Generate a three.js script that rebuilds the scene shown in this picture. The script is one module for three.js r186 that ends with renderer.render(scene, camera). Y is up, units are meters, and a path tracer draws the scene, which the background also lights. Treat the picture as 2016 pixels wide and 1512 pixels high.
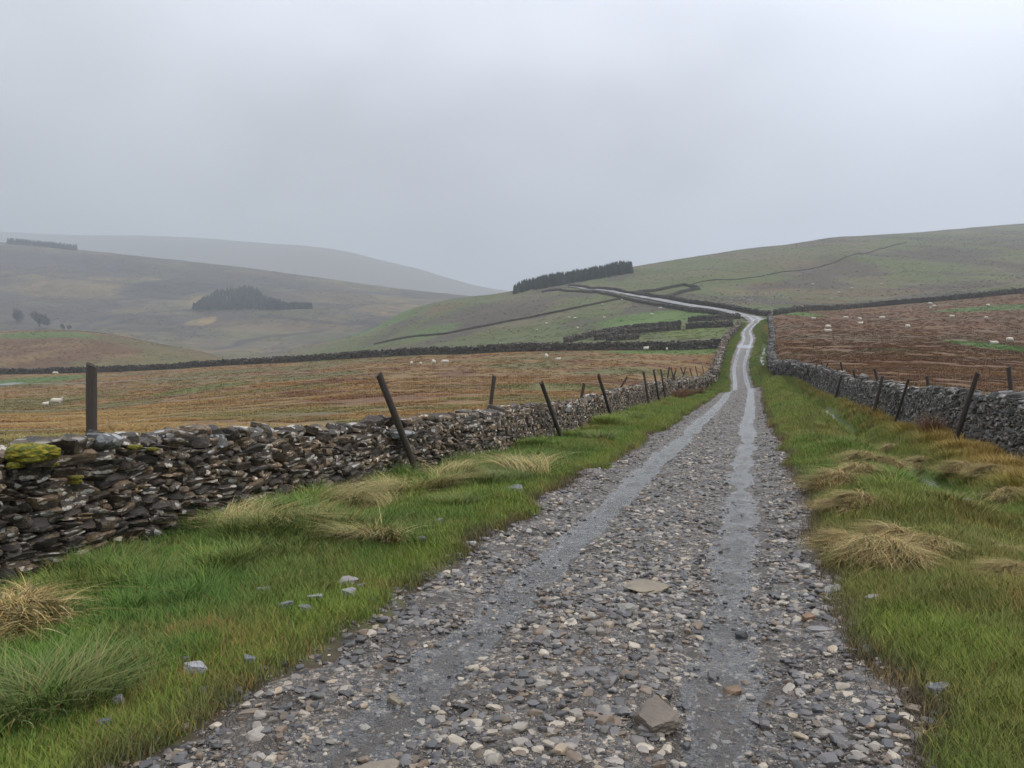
import * as THREE from 'three';
import { ConvexGeometry } from 'three/addons/geometries/ConvexGeometry.js';
import { MarchingCubes } from 'three/addons/objects/MarchingCubes.js';
import { mergeVertices, toCreasedNormals } from 'three/addons/utils/BufferGeometryUtils.js';

// ------------------------------------------------------------------ camera, sky, sun, exposure
const scene = new THREE.Scene();
const F = 1550, CX = 1008, CY = 756, HORIZON = 720;          // photograph pixels
const PITCH = -Math.atan((CY - HORIZON) / F);
const camera = new THREE.PerspectiveCamera(2 * Math.atan(CY / F) * 180 / Math.PI, 4 / 3, 0.05, 20000);
camera.rotation.x = PITCH;
scene.add(camera);
const renderer = new THREE.WebGLRenderer({ antialias: true });
renderer.toneMapping = THREE.LinearToneMapping;
renderer.toneMappingExposure = 1.0;
renderer.shadowMap.enabled = true;

function makeRng(a) { return () => { a |= 0; a = a + 0x6D2B79F5 | 0; let t = Math.imul(a ^ a >>> 15, 1 | a); t = t + Math.imul(t ^ t >>> 7, 61 | t) ^ t; return ((t ^ t >>> 14) >>> 0) / 4294967296; }; }
const hash = (i, j, s = 0) => { let h = Math.imul(i, 374761393) + Math.imul(j, 668265263) + Math.imul(s, 1274126177) | 0; h = Math.imul(h ^ h >>> 13, 1274126177); return ((h ^ h >>> 16) >>> 0) / 4294967296; };
function vnoise(x, y, s = 0) {
  const i = Math.floor(x), j = Math.floor(y); let a = x - i, b = y - j; a = a * a * a * (a * (a * 6 - 15) + 10); b = b * b * b * (b * (b * 6 - 15) + 10);
  const p = hash(i, j, s), q = hash(i + 1, j, s), r = hash(i, j + 1, s), t = hash(i + 1, j + 1, s);
  return p + (q - p) * a + (r - p) * b + (p - q - r + t) * a * b;
}
function fbm(x, y, o = 4, s = 0) { let v = 0, a = 0.5, n = 0; for (let k = 0; k < o; k++) { v += a * vnoise(x, y, s + k * 17); n += a; a *= 0.5; const t = x * 1.6 - y * 1.2; y = x * 1.2 + y * 1.6; x = t + 3.7; } return v / n; }
const clamp = (x, a = 0, b = 1) => x < a ? a : x > b ? b : x;
const sst = (a, b, x) => { const t = clamp((x - a) / (b - a)); return t * t * (3 - 2 * t); };
const lerp = (a, b, t) => a + (b - a) * t;
const mixc = (a, b, t) => [a[0] + (b[0] - a[0]) * t, a[1] + (b[1] - a[1]) * t, a[2] + (b[2] - a[2]) * t];

{ // an overcast sky: pale grey cloud, brighter overhead, a little darker towards the rain on one side
  const W = 512, Hh = 256, data = new Float32Array(W * Hh * 4);
  for (let r = 0; r < Hh; r++) for (let c = 0; c < W; c++) {
    const el = ((r + 0.5) / Hh - 0.5) * Math.PI, az = ((c + 0.5) / W - 0.5) * 2 * Math.PI;
    const x = Math.cos(el) * Math.cos(az), y = Math.sin(el), z = Math.cos(el) * Math.sin(az), e = Math.max(0, y);
    const side = 0.5 + 0.5 * (0.86 * x - 0.1 * z) / Math.max(0.35, Math.cos(el));
    const n = fbm(x * 1.5 / (e + 0.45) + 9, z * 1.5 / (e + 0.45) + 4, 4, 5) - 0.5;
    const n2 = fbm(x * 4 + 3, y * 7 + z * 2, 4, 8) - 0.5;
    let L = 0.70 + 0.85 * sst(0.15, 0.95, e) + 0.17 * sst(0.12, 0.42, e);
    L *= 0.80 + 0.42 * sst(0.12, 0.95, side) + 0.70 * n + 0.40 * n2 - 0.16 * (1 - side) * (1 - sst(0.08, 0.32, e));
    const blue = 1.0 + 0.04 * sst(0.2, 0.9, side);
    data.set([L * 0.928, L * 0.978, L * 1.065 * blue, 1], (r * W + c) * 4);
  }
  const sky = new THREE.DataTexture(data, W, Hh, THREE.RGBAFormat, THREE.FloatType);
  sky.mapping = THREE.EquirectangularReflectionMapping; sky.magFilter = sky.minFilter = THREE.LinearFilter; sky.needsUpdate = true;
  scene.background = sky; scene.environment = sky;
}
const sun = new THREE.DirectionalLight(0xffefdc, 1.5);
sun.position.set(160, 260, -60); sun.target.position.set(0, 0, -60); sun.castShadow = true; sun.shadow.radius = 70;
sun.shadow.mapSize.set(2048, 2048);
Object.assign(sun.shadow.camera, { left: -250, right: 250, top: 250, bottom: -250, near: 1, far: 900 });
scene.add(sun, sun.target);
scene.fog = new THREE.FogExp2(0xd2dae0, 0.00034);

// ------------------------------------------------------------------ land: height tables built from sight lines and distances
function ray(px, py) {                      // u = sideways per metre forward, t = up per metre forward
  const xc = (px - CX) / F, yc = (CY - py) / F, c = Math.cos(PITCH), s = Math.sin(PITCH);
  const fwd = c - yc * s, up = yc * c + s;   // camera turned down by -PITCH
  return { u: xc / fwd, t: up / fwd };
}
const uOf = px => (px - CX) / F;
function pchip(xs, ys) {
  const n = xs.length, h = [], dl = [], m = new Array(n);
  for (let i = 0; i < n - 1; i++) { h[i] = xs[i + 1] - xs[i]; dl[i] = (ys[i + 1] - ys[i]) / h[i]; }
  m[0] = dl[0]; m[n - 1] = dl[n - 2];
  for (let i = 1; i < n - 1; i++) m[i] = dl[i - 1] * dl[i] <= 0 ? 0 : (() => { const a = 2 * h[i] + h[i - 1], b = h[i] + 2 * h[i - 1]; return (a + b) / (a / dl[i - 1] + b / dl[i]); })();
  return x => {
    if (x <= xs[0]) return ys[0] + m[0] * (x - xs[0]);
    if (x >= xs[n - 1]) return ys[n - 1] + m[n - 1] * (x - xs[n - 1]);
    let i = 0; while (x > xs[i + 1]) i++;
    const t = (x - xs[i]) / h[i], t2 = t * t, t3 = t2 * t;
    return (2 * t3 - 3 * t2 + 1) * ys[i] + (t3 - 2 * t2 + t) * h[i] * m[i] + (-2 * t3 + 3 * t2) * ys[i + 1] + (t3 - t2) * h[i] * m[i + 1];
  };
}
const plane = d => -(1.6 + 0.0103 * d);
class Land {
  constructor(cols, d0, d1, near) {
    this.l0 = Math.log(d0); this.l1 = Math.log(d1); this.NR = 520; this.NU = 441; this.u0 = -1.25; this.u1 = 1.25; this.near = near;
    const us = cols.map(c => uOf(c[0]));
    const fs = cols.map(c => {
      let k = c[1].map(([d, py]) => [Math.log(d), ray(c[0], py).t * d]);
      if (near) k = [3, 6, 10].map(d => [Math.log(d), plane(d)]).concat(k);
      return pchip(k.map(a => a[0]), k.map(a => a[1]));
    });
    this.t = new Float32Array(this.NR * this.NU);
    for (let r = 0; r < this.NR; r++) {
      const l = lerp(this.l0, this.l1, r / (this.NR - 1));
      const p = pchip(us, fs.map(f => f(l)));
      for (let c = 0; c < this.NU; c++) this.t[r * this.NU + c] = p(clamp(lerp(this.u0, this.u1, c / (this.NU - 1)), us[0], us[us.length - 1]));
    }
  }
  h(x, d) {
    if (this.near && d < 4) return plane(d);
    const u = clamp(x / d, this.u0, this.u1 - 1e-6), l = clamp(Math.log(d), this.l0, this.l1 - 1e-6);
    const a = (l - this.l0) / (this.l1 - this.l0) * (this.NR - 1), b = (u - this.u0) / (this.u1 - this.u0) * (this.NU - 1);
    const i = Math.min(this.NR - 2, a | 0), j = Math.min(this.NU - 2, b | 0), f = a - i, g = b - j, T = this.t, o = i * this.NU + j;
    return lerp(lerp(T[o], T[o + 1], g), lerp(T[o + this.NU], T[o + this.NU + 1], g), f);
  }
  pick(px, py, dmin = 5, dmax = 1500) {       // where a sight line meets this land
    const { u, t } = ray(px, py); let last = dmin;
    for (let d = dmin; d < dmax; d *= 1.004) { if (this.h(u * d, d) >= t * d) { const m = (last + d) / 2; return { x: u * m, d: m }; } last = d; }
    let best = dmin, bv = 1e9; for (let d = dmin; d < dmax; d *= 1.004) { const v = t - this.h(u * d, d) / d; if (v < bv) { bv = v; best = d; } }
    return { x: u * best, d: best };
  }
}
const land = new Land([
  [-700, [[20, 870], [40, 828], [90, 808], [150, 775], [205, 746], [270, 755], [420, 830], [900, 900], [1500, 900]]],
  [0, [[20, 868], [40, 822], [90, 800], [150, 765], [205, 738], [270, 747], [420, 820], [900, 900], [1500, 900]]],
  [300, [[20, 862], [40, 815], [90, 785], [150, 750], [205, 729], [270, 735], [420, 790], [900, 880], [1500, 900]]],
  [450, [[20, 860], [40, 810], [90, 772], [150, 735], [195, 720], [260, 724], [420, 724], [560, 735], [800, 800], [1500, 880]]],
  [600, [[20, 859], [40, 805], [90, 760], [150, 726], [190, 712], [260, 714], [400, 701], [560, 686], [720, 720], [1000, 800], [1500, 880]]],
  [719, [[20, 858], [40, 801], [90, 752], [170, 704], [260, 700], [400, 680], [560, 655], [680, 657], [850, 700], [1500, 850]]],
  [820, [[20, 858], [40, 799], [90, 748], [165, 700], [260, 690], [400, 650], [560, 617], [680, 608], [850, 645], [1500, 800]]],
  [920, [[20, 858], [40, 797], [90, 746], [160, 697], [250, 685], [400, 630], [600, 592], [700, 587], [900, 625], [1500, 760]]],
  [1010, [[20, 858], [40, 796], [90, 745], [155, 692], [250, 670], [400, 612], [550, 585], [660, 577], [900, 615], [1500, 720]]],
  [1130, [[20, 858], [40, 796], [90, 745], [150, 690], [250, 653], [400, 588], [480, 570], [620, 552], [700, 549], [1000, 590], [1500, 680]]],
  [1250, [[20, 859], [40, 797], [70, 768], [110, 722], [148, 690], [220, 648], [300, 614], [380, 587], [480, 562], [650, 529], [720, 524], [1000, 560], [1500, 640]]],
  [1340, [[20, 859], [40, 797], [60, 776], [80, 765], [110, 730], [147, 689], [200, 652], [300, 603], [400, 575], [600, 530], [760, 510], [1000, 535], [1500, 600]]],
  [1400, [[20, 859], [40, 797], [57, 777], [80, 775], [108, 748], [146, 687], [172, 664], [205, 642], [250, 615], [350, 587], [600, 525], [800, 501], [1100, 525], [1500, 590]]],
  [1450, [[20, 859], [40, 796], [57, 768], [80, 780], [106, 758], [130, 719], [145, 682], [185, 657], [215, 636], [250, 616], [400, 577], [700, 506], [850, 493], [1200, 520], [1500, 580]]],
  [1500, [[20, 858], [40, 792], [57, 762], [80, 766], [105, 738], [130, 703], [160, 667], [215, 631], [250, 616], [400, 576], [700, 498], [880, 487], [1200, 510], [1500, 570]]],
  [1550, [[20, 855], [40, 785], [57, 754], [80, 724], [110, 690], [160, 655], [230, 619], [270, 607], [400, 570], [700, 492], [900, 481], [1300, 505], [1500, 560]]],
  [1650, [[20, 852], [38, 775], [60, 737], [100, 697], [160, 650], [270, 609], [400, 568], [700, 482], [950, 467], [1300, 490], [1500, 540]]],
  [1800, [[18, 868], [24, 826], [40, 768], [70, 725], [130, 672], [200, 628], [268, 598], [400, 560], [700, 478], [950, 461], [1300, 475], [1500, 520]]],
  [2016, [[15, 898], [20, 852], [40, 778], [80, 722], [130, 680], [200, 620], [262, 578], [400, 545], [700, 474], [950, 451], [1150, 442], [1500, 480]]],
  [2500, [[15, 895], [20, 850], [40, 772], [80, 712], [130, 668], [200, 605], [262, 560], [400, 520], [700, 450], [950, 430], [1150, 420], [1500, 450]]],
], 3, 1500, true);
const knoll = new Land([
  [-700, [[230, 760], [270, 742], [330, 690], [430, 652], [480, 655], [650, 760]]],
  [0, [[230, 765], [270, 745], [330, 697], [430, 652], [480, 655], [650, 760]]],
  [110, [[230, 765], [270, 745], [330, 695], [430, 650], [480, 652], [650, 760]]],
  [200, [[230, 768], [270, 748], [330, 703], [430, 656], [480, 658], [650, 770]]],
  [300, [[230, 772], [270, 752], [330, 712], [430, 674], [480, 676], [650, 780]]],
  [400, [[230, 785], [270, 765], [330, 730], [430, 693], [480, 696], [650, 800]]],
  [460, [[230, 800], [270, 785], [330, 755], [430, 714], [480, 716], [650, 810]]],
  [540, [[230, 850], [270, 830], [330, 800], [430, 760], [480, 760], [650, 850]]],
], 200, 700, false);
const fell = new Land([
  [-700, [[500, 800], [650, 740], [900, 655], [1150, 590], [1500, 490], [1750, 430], [1900, 440], [2300, 520]]],
  [0, [[500, 800], [650, 735], [900, 655], [1150, 595], [1450, 520], [1750, 477], [1900, 482], [2300, 560]]],
  [156, [[500, 800], [650, 735], [900, 660], [1150, 605], [1450, 535], [1750, 492], [1900, 497], [2300, 570]]],
  [317, [[500, 800], [650, 735], [900, 668], [1150, 612], [1450, 548], [1750, 509], [1900, 513], [2300, 580]]],
  [476, [[500, 790], [650, 730], [850, 690], [1000, 650], [1120, 613], [1450, 555], [1750, 526], [1900, 530], [2300, 590]]],
  [640, [[500, 780], [650, 725], [850, 690], [1000, 655], [1120, 617], [1450, 570], [1750, 549], [1900, 553], [2300, 610]]],
  [789, [[500, 770], [650, 720], [850, 690], [1000, 660], [1120, 632], [1450, 588], [1750, 569], [1900, 572], [2300, 630]]],
  [938, [[500, 770], [650, 720], [850, 690], [1000, 665], [1120, 645], [1450, 604], [1750, 584], [1900, 588], [2300, 640]]],
  [1150, [[500, 770], [650, 730], [850, 700], [1000, 680], [1120, 665], [1450, 630], [1750, 615], [1900, 620], [2300, 660]]],
], 480, 2350, false);
const ridge = new Land([
  [-700, [[2700, 760], [3300, 600], [4200, 450], [4600, 455], [5400, 600]]],
  [0, [[2700, 760], [3300, 600], [4200, 458], [4600, 462], [5400, 600]]],
  [320, [[2700, 760], [3300, 610], [4200, 467], [4600, 472], [5400, 610]]],
  [640, [[2700, 760], [3300, 630], [4200, 490], [4600, 496], [5400, 620]]],
  [800, [[2700, 760], [3300, 650], [4200, 524], [4600, 530], [5400, 640]]],
  [1000, [[2700, 760], [3300, 670], [4200, 572], [4600, 576], [5400, 660]]],
  [1300, [[2700, 760], [3300, 680], [4200, 580], [4600, 585], [5400, 680]]],
], 2600, 5500, false);

// the track and the two walls beside it, as sideways place over distance ahead
const roadX = pchip([-20, 0, 20, 57, 80, 110, 130, 140, 160, 190, 216], [-7.1, -1.0, 5.1, 16.45, 23.4, 31.9, 37.5, 41, 47.8, 56.6, 67]);
const leftX = pchip([-20, 0, 6.1, 10, 12.8, 16, 20, 31, 46, 80, 110, 130, 175, 209], [-12, -5.85, -3.95, -2.45, -1.42, -0.15, 1.2, 4.2, 8.7, 18.9, 27.9, 34.0, 48.4, 60.2]);
const rightX = pchip([-20, 0, 5, 15, 23, 38, 57, 86, 120, 150, 190, 224], [-1.6, 4.7, 6.25, 9.3, 11.3, 15.5, 21.3, 29.2, 39.6, 49.8, 62.6, 73.4]);
const COSR = 0.956;
const lat = (x, d) => (x - roadX(d)) * COSR;
const corridor = d => 1 - sst(212, 222, d);
const edgeN = (l, d) => 0.5 * (fbm(d * 0.8, l > 0 ? 3.3 : 8.7, 4, 12) - 0.5) + 0.18 * (fbm(d * 4, l * 4, 2, 18) - 0.5) + (l < 0 ? 0.10 : 0);   // ragged edge of the gravel
function hump(l, c, w) { const t = (l - c) / w; return Math.exp(-t * t); }
function ground(x, d) {                         // land with its small relief
  let h = land.h(x, d);
  const k = corridor(d);
  if (k > 0 && d > -25) {
    const l = lat(x, d), ll = (leftX(d) - roadX(d)) * COSR, rl = (rightX(d) - roadX(d)) * COSR;
    if (l > ll - 1 && l < rl + 1) {
      let r = 0;
      const n = fbm(x * 0.7 + 3, d * 0.7, 3, 2) - 0.5, n2 = fbm(x * 2.3, d * 2.3, 3, 6) - 0.5;
      if (l < 0) { r += 0.07 * sst(-1.55, -2.3, l) - 0.03 * sst(-2.8, -4, l); r += sst(-1.5, -2.2, l) * (0.16 * n + 0.06 * n2); }
      else {
        r += 0.17 * sst(1.5, 2.1, l) * (0.7 + 0.5 * n) + sst(1.7, 2.4, l) * (0.18 * n + 0.09 * n2);
        r -= 0.42 * hump(l, 3.65 + 0.15 * n, 0.42) * sst(8, 12, d); r -= 0.14 * hump(l, 3.65, 0.8) * sst(3, 8, d);
        r += 0.10 * hump(l, 2.75, 0.5);
      }
      r -= 0.07 * (1 - sst(1.25, 1.6, Math.abs(l)));     // bed of the track
      h += r * k;
    }
  }
  const far = sst(8, 60, d), out = 1 - k * (d > 0 ? 1 : 1) * sst(-1, 0, x - leftX(Math.min(d, 215))) * sst(1, 0, x - rightX(Math.min(d, 215)));
  h += out * (0.16 * (1 - sst(10, 40, d)) * (fbm(x * 0.5, d * 0.5, 3, 31) - 0.5) * sst(3, 8, d) + far * 0.28 * (fbm(x * 0.06, d * 0.06, 2, 41) - 0.5) + sst(260, 500, d) * 5 * (fbm(x * 0.016, d * 0.016, 4, 51) - 0.5) * (1 - sst(560, 640, d) * 0.6));
  return h;
}
const P3 = (x, d, up = 0) => new THREE.Vector3(x, ground(x, d) + up, -d);
const pickG = (px, py, dmin, dmax) => land.pick(px, py, dmin, dmax);

// ------------------------------------------------------------------ colours of the ground (what grows there)
const C = { green: [0.068, 0.122, 0.018], dgreen: [0.044, 0.090, 0.014], lime: [0.108, 0.140, 0.022], olive: [0.105, 0.102, 0.028], straw: [0.29, 0.195, 0.068], ochre: [0.195, 0.102, 0.024], rust: [0.128, 0.056, 0.017], tan: [0.20, 0.132, 0.048], peat: [0.060, 0.042, 0.027], redbrown: [0.112, 0.056, 0.020], moor: [0.122, 0.096, 0.050], heather: [0.060, 0.043, 0.032], hillgreen: [0.080, 0.098, 0.022], brightgreen: [0.080, 0.142, 0.020] };
const patches = [];
function patch(L, px, py, rx, ry, col, amt = 1, dmin = 20) {
  const c = L.pick(px, py, dmin, L === land ? 1400 : 2200), a = L.pick(px, py - ry, dmin, 2200), b = L.pick(px, py + ry, dmin, 2200);
  patches.push({ L, x: c.x, d: c.d, rx: rx / F * c.d, rd: Math.max(0.6, Math.abs(a.d - b.d) / 2), col, amt });
}
for (const p of [[400, 766, 90, 9, C.green, .55], [1080, 762, 130, 7, C.green, .5], [620, 742, 120, 5, C.olive, .8], [70, 748, 110, 8, C.green, .9], [150, 805, 130, 12, C.olive, .7], [1330, 693, 160, 5, C.brightgreen, .9], [900, 735, 40, 9, C.rust, .9], [600, 722, 160, 5, C.olive, .6], [1050, 705, 260, 4, C.olive, .6], [700, 718, 300, 3, C.rust, .5]]) patch(land, ...p, 60);
for (const p of [[1985, 686, 70, 15, C.brightgreen, 1], [1570, 617, 40, 5, C.brightgreen, 1], [1950, 607, 110, 7, C.green, .9], [1750, 690, 60, 3, C.olive, .6], [1900, 720, 200, 8, C.rust, .6], [1850, 790, 200, 22, C.olive, .8], [1700, 765, 90, 14, C.olive, .6]]) patch(land, ...p, 30);
for (const p of [[960, 615, 150, 22, C.heather, .75], [740, 645, 80, 26, C.brightgreen, .8], [850, 650, 60, 10, C.brightgreen, .6], [1290, 625, 130, 14, C.brightgreen, .9], [1380, 655, 80, 12, C.lime, .8], [1150, 600, 80, 8, C.hillgreen, .8], [1480, 575, 90, 8, C.tan, .35], [1550, 605, 100, 8, C.brightgreen, .4], [1700, 575, 120, 14, C.redbrown, .45], [1600, 590, 70, 8, C.redbrown, .5], [1500, 560, 30, 4, C.redbrown, .8], [1730, 541, 40, 4, C.heather, .9], [1800, 545, 60, 8, C.lime, .5], [1900, 550, 90, 7, C.lime, .4], [870, 605, 40, 9, C.rust, .5], [700, 672, 90, 8, C.hillgreen, .8], [1040, 585, 70, 6, C.moor, .6], [1880, 495, 60, 6, C.heather, .5], [1500, 530, 200, 7, C.redbrown, .35], [1330, 545, 90, 8, C.moor, .5]]) patch(land, ...p, 150);
for (const p of [[400, 592, 60, 8, C.straw, .5], [395, 632, 28, 9, C.straw, .9], [150, 570, 140, 22, C.tan, .6], [120, 520, 220, 26, C.heather, .95], [350, 565, 110, 24, [0.035, 0.027, 0.023], .9], [430, 545, 120, 14, C.heather, .9], [560, 640, 160, 18, C.tan, .4], [300, 640, 90, 14, C.heather, .4], [700, 590, 120, 12, C.tan, .35], [600, 560, 100, 8, C.heather, .6]]) patch(fell, ...p, 500);
patch(knoll, 90, 658, 110, 6, C.green, .9, 230); patch(knoll, 330, 704, 60, 6, C.olive, .7, 230);
function applyPatches(L, x, d, c) {
  const w = 0.75 + 0.6 * fbm(x * 0.12, d * 0.12, 3, 77);
  for (const p of patches) if (p.L === L) {
    const a = (x - p.x) / p.rx, b = (d - p.d) / p.rd, q = (a * a + b * b) * w;
    if (q < 1.3) c = mixc(c, p.col, p.amt * (1 - sst(0.55, 1.15, q)));
  }
  return c;
}
const pastureEnd = pchip([-260, -80, 0, 300, 450, 600, 719, 820, 920, 1010, 1130, 1250, 1340, 1421, 1500].map(uOf), [225, 215, 206, 204, 194, 190, 170, 165, 160, 155, 150, 148, 147, 146, 146]);
const rushEnd = (() => { const p = [[1524, 621], [1594, 612], [1698, 606], [1837, 594], [1930, 586], [2016, 577], [2150, 565]].map(([a, b]) => pickG(a, b, 190, 720)); return pchip(p.map(q => q.x / q.d), p.map(q => q.d)); })();
function groundColor(x, d) {
  const dd = Math.min(d, 221), L = leftX(dd), R = rightX(dd);
  const n1 = fbm(x * 0.05, d * 0.05, 4, 101), n2 = fbm(x * 0.21, d * 0.21, 4, 102), n3 = lerp(fbm(x * 0.9, d * 0.9, 3, 103), 0.5, 0.7 * sst(60, 160, d)), n4 = lerp(fbm(x * 3.1, d * 3.1, 2, 104), 0.5, 0.85 * sst(25, 70, d));
  let c;
  if (d < 221 && x > L - 0.4 && x < R + 0.3) {
    const l = lat(x, d);
    if (l < 0) {
      c = mixc(C.green, C.lime, sst(0.40, 0.62, n2) * 0.8); c = mixc(c, C.dgreen, sst(0.5, 0.68, n3) * 0.7); c = mixc(c, C.olive, sst(0.52, 0.66, fbm(x * 1.9 + 5, d * 1.9, 3, 110)) * 0.4); c = mixc(c, C.lime, sst(-2.2, -1.7, l) * 0.8); c = mixc(c, C.peat, sst(-1.85, -1.55, l - edgeN(l, d)));
    } else {
      c = mixc(C.lime, C.green, sst(0.35, 0.6, n2)).map(v => v * 0.88); c = mixc(c, C.olive, sst(0.45, 0.68, n3) * 0.6);
      c = mixc(c, C.straw, sst(0.55, 0.72, n3 * 0.6 + n2 * 0.4) * sst(2.1, 2.9, l) * 0.45);
      c = mixc(c, mixc(C.ochre, C.straw, n3), sst(3.9, 4.7, l + (n2 - 0.5)) * 0.75);
      c = mixc(c, C.peat, sst(1.85, 1.55, l + edgeN(l, d)));
    }
  } else if (d < 4 ? x <= L : d < 221 && x <= L && d < pastureEnd(clamp(x / d, -0.8, 0.32))) {
    c = mixc(C.ochre, C.rust, sst(0.42, 0.62, n2)); c = mixc(c, C.tan, sst(0.46, 0.6, fbm(x * 0.12 + 40, d * 0.3, 4, 105)) * 0.85);
    c = mixc(c, C.olive, sst(0.55, 0.68, n1) * 0.7); c = mixc(c, C.olive, sst(0.62, 0.72, fbm(x * 0.08, d * 0.16, 3, 106)) * 0.7);
    c = mixc(c, C.straw, sst(0.55, 0.75, n4) * 0.35);
    c = applyPatches(land, x, d, c);
  } else if (d < 4 ? x >= R : x >= R && x > 0.331 * d && d < rushEnd(clamp(x / d, 0.33, 0.75))) {
    c = mixc(C.redbrown, C.rust, sst(0.4, 0.65, n2)); c = mixc(c, C.ochre, sst(0.55, 0.72, fbm(x * 0.1, d * 0.25, 3, 107)) * 0.5); c = mixc(c, C.olive, sst(50, 20, d + (n2 - 0.5) * 30) * 0.6);
    c = mixc(c, C.tan, sst(0.6, 0.75, n4) * 0.25); c = mixc(c, C.moor, sst(0.58, 0.7, n1) * 0.4);
    c = applyPatches(land, x, d, c);
  } else {
    const st = fbm(x * 0.02, d * 0.012 + x * 0.006, 4, 108);
    c = mixc(C.hillgreen, C.moor, sst(0.42, 0.62, st) * 0.8); c = mixc(c, C.olive, sst(0.5, 0.7, n2) * 0.5); c = mixc(c, C.heather, sst(0.48, 0.64, fbm(x * 0.03, d * 0.014, 5, 109)) * 0.75);
    c = mixc(c, C.tan, sst(0.58, 0.7, n3) * 0.3);
    c = applyPatches(land, x, d, c);
  }
  const g = 0.82 + 0.36 * n4;
  return [c[0] * g, c[1] * g, c[2] * g];
}

// ------------------------------------------------------------------ textures
function dataTex(n, fn, srgb) {
  const a = new Uint8Array(n * n * 4);
  for (let j = 0; j < n; j++) for (let i = 0; i < n; i++) { const v = fn(i / n, j / n, i, j); a.set([clamp(v[0]) * 255, clamp(v[1]) * 255, clamp(v[2]) * 255, 255], (j * n + i) * 4); }
  const t = new THREE.DataTexture(a, n, n); t.wrapS = t.wrapT = THREE.RepeatWrapping; t.magFilter = THREE.LinearFilter; t.minFilter = THREE.LinearMipmapLinearFilter; t.generateMipmaps = true;
  if (srgb) t.colorSpace = THREE.SRGBColorSpace; t.needsUpdate = true; return t;
}
function tnoise(u, v, f, s) {     // tiling value noise
  const x = u * f, y = v * f, i = Math.floor(x), j = Math.floor(y); let a = x - i, b = y - j; a = a * a * (3 - 2 * a); b = b * b * (3 - 2 * b);
  const m = k => ((k % f) + f) % f; const p = hash(m(i), m(j), s), q = hash(m(i + 1), m(j), s), r = hash(m(i), m(j + 1), s), t = hash(m(i + 1), m(j + 1), s);
  return p + (q - p) * a + (r - p) * b + (p - q - r + t) * a * b;
}
const tfbm = (u, v, f, o, s) => { let w = 0.5, t = 0, n = 0; for (let k = 0; k < o; k++) { t += w * tnoise(u, v, f << k, s + k); n += w; w *= 0.55; } return t / n; };
function tcell(u, v, f, s) {      // tiling cells: nearest distance, second, cell number
  const x = u * f, y = v * f, i = Math.floor(x), j = Math.floor(y); let a = 9, b = 9, id = 0;
  for (let q = -1; q < 2; q++) for (let p = -1; p < 2; p++) {
    const I = ((i + p) % f + f) % f, J = ((j + q) % f + f) % f, dx = i + p + hash(I, J, s) - x, dy = j + q + hash(I, J, s + 1) - y, e = Math.hypot(dx, dy);
    if (e < a) { b = a; a = e; id = I * 7919 + J; } else if (e < b) b = e;
  }
  return [a, b, id];
}
const lin2s = c => c <= 0.0031308 ? c * 12.92 : 1.055 * Math.pow(c, 1 / 2.4) - 0.055;
const S = c => [lin2s(c[0]), lin2s(c[1]), lin2s(c[2])];
function lichenStone(seed, base, tan, white, amt) {
  return dataTex(512, (u, v) => {
    const n = tfbm(u, v, 8, 5, seed), g = tfbm(u, v, 48, 3, seed + 9), p = tfbm(u, v, 5, 4, seed + 20);
    let c = base.map(b => b * (0.45 + 1.1 * n) * (0.7 + 0.6 * g));
    c = mixc(c, tan.map(b => b * (0.6 + 0.8 * g)), sst(0.47, 0.60, p) * 0.85 * sst(0.35, 0.55, g));
    const q = tcell(u, v, 9, seed + 40), rad = (0.12 + 0.42 * hash(q[2], 3, seed)) * (hash(q[2], 5, seed) < amt ? 1 : 0);
    if (q[0] + (g - 0.5) * 0.35 + (n - 0.5) * 0.2 < rad) c = mixc(c, white.map(b => b * (0.7 + 0.6 * g)), 0.85);
    const q2 = tcell(u, v, 26, seed + 60); if (q2[0] + (g - 0.5) * 0.5 < (hash(q2[2], 8, seed) < amt * 0.6 ? 0.3 : 0)) c = mixc(c, tan, 0.8);
    return S(c);
  }, true);
}
const stoneTex = lichenStone(300, [0.050, 0.041, 0.032], [0.19, 0.145, 0.088], [0.48, 0.48, 0.44], 0.22);
const greyTex = lichenStone(500, [0.072, 0.072, 0.072], [0.14, 0.13, 0.11], [0.34, 0.35, 0.34], 0.2);
const stoneBump = dataTex(256, (u, v) => { const n = tfbm(u, v, 8, 6, 71); return [n, n, n]; });
const grainTex = dataTex(512, (u, v) => { const n = tfbm(u, v, 24, 4, 81), m = tfbm(u, v, 96, 2, 86); const k = 0.55 + 0.55 * n + 0.35 * (m - 0.5); return [k, k, k]; }, false);
const gravelCol = [[0.137, 0.124, 0.112], [0.279, 0.246, 0.203], [0.074, 0.071, 0.070], [0.363, 0.309, 0.242], [0.159, 0.120, 0.084], [0.106, 0.096, 0.091], [0.170, 0.148, 0.125], [0.047, 0.045, 0.044]];
const gravelTex = dataTex(1024, (u, v) => {
  const a = tcell(u, v, 64, 910), b = tcell(u, v, 130, 920), e = a[1] - a[0], k = hash(a[2], 1, 3) < 0.55;
  const q = k ? a : b, col = gravelCol[Math.floor(hash(q[2], 2, 4) * 8)], n = tfbm(u, v, 12, 4, 930);
  return S(mixc([0.085, 0.070, 0.055], col, sst(0.30, 0.60, n)));          // fine stones with silt in patches
}, true);
const gravelBump = dataTex(1024, (u, v) => { const a = tcell(u, v, 64, 910), b = tcell(u, v, 130, 920), k = hash(a[2], 1, 3) < 0.55, h = sst(0, 0.4, k ? a[1] - a[0] : (b[1] - b[0]) * 0.7); return [h, h, h]; });
const rippleBump = dataTex(256, (u, v) => { const n = tfbm(u, v, 16, 4, 44); return [n, n, n]; });
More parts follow.
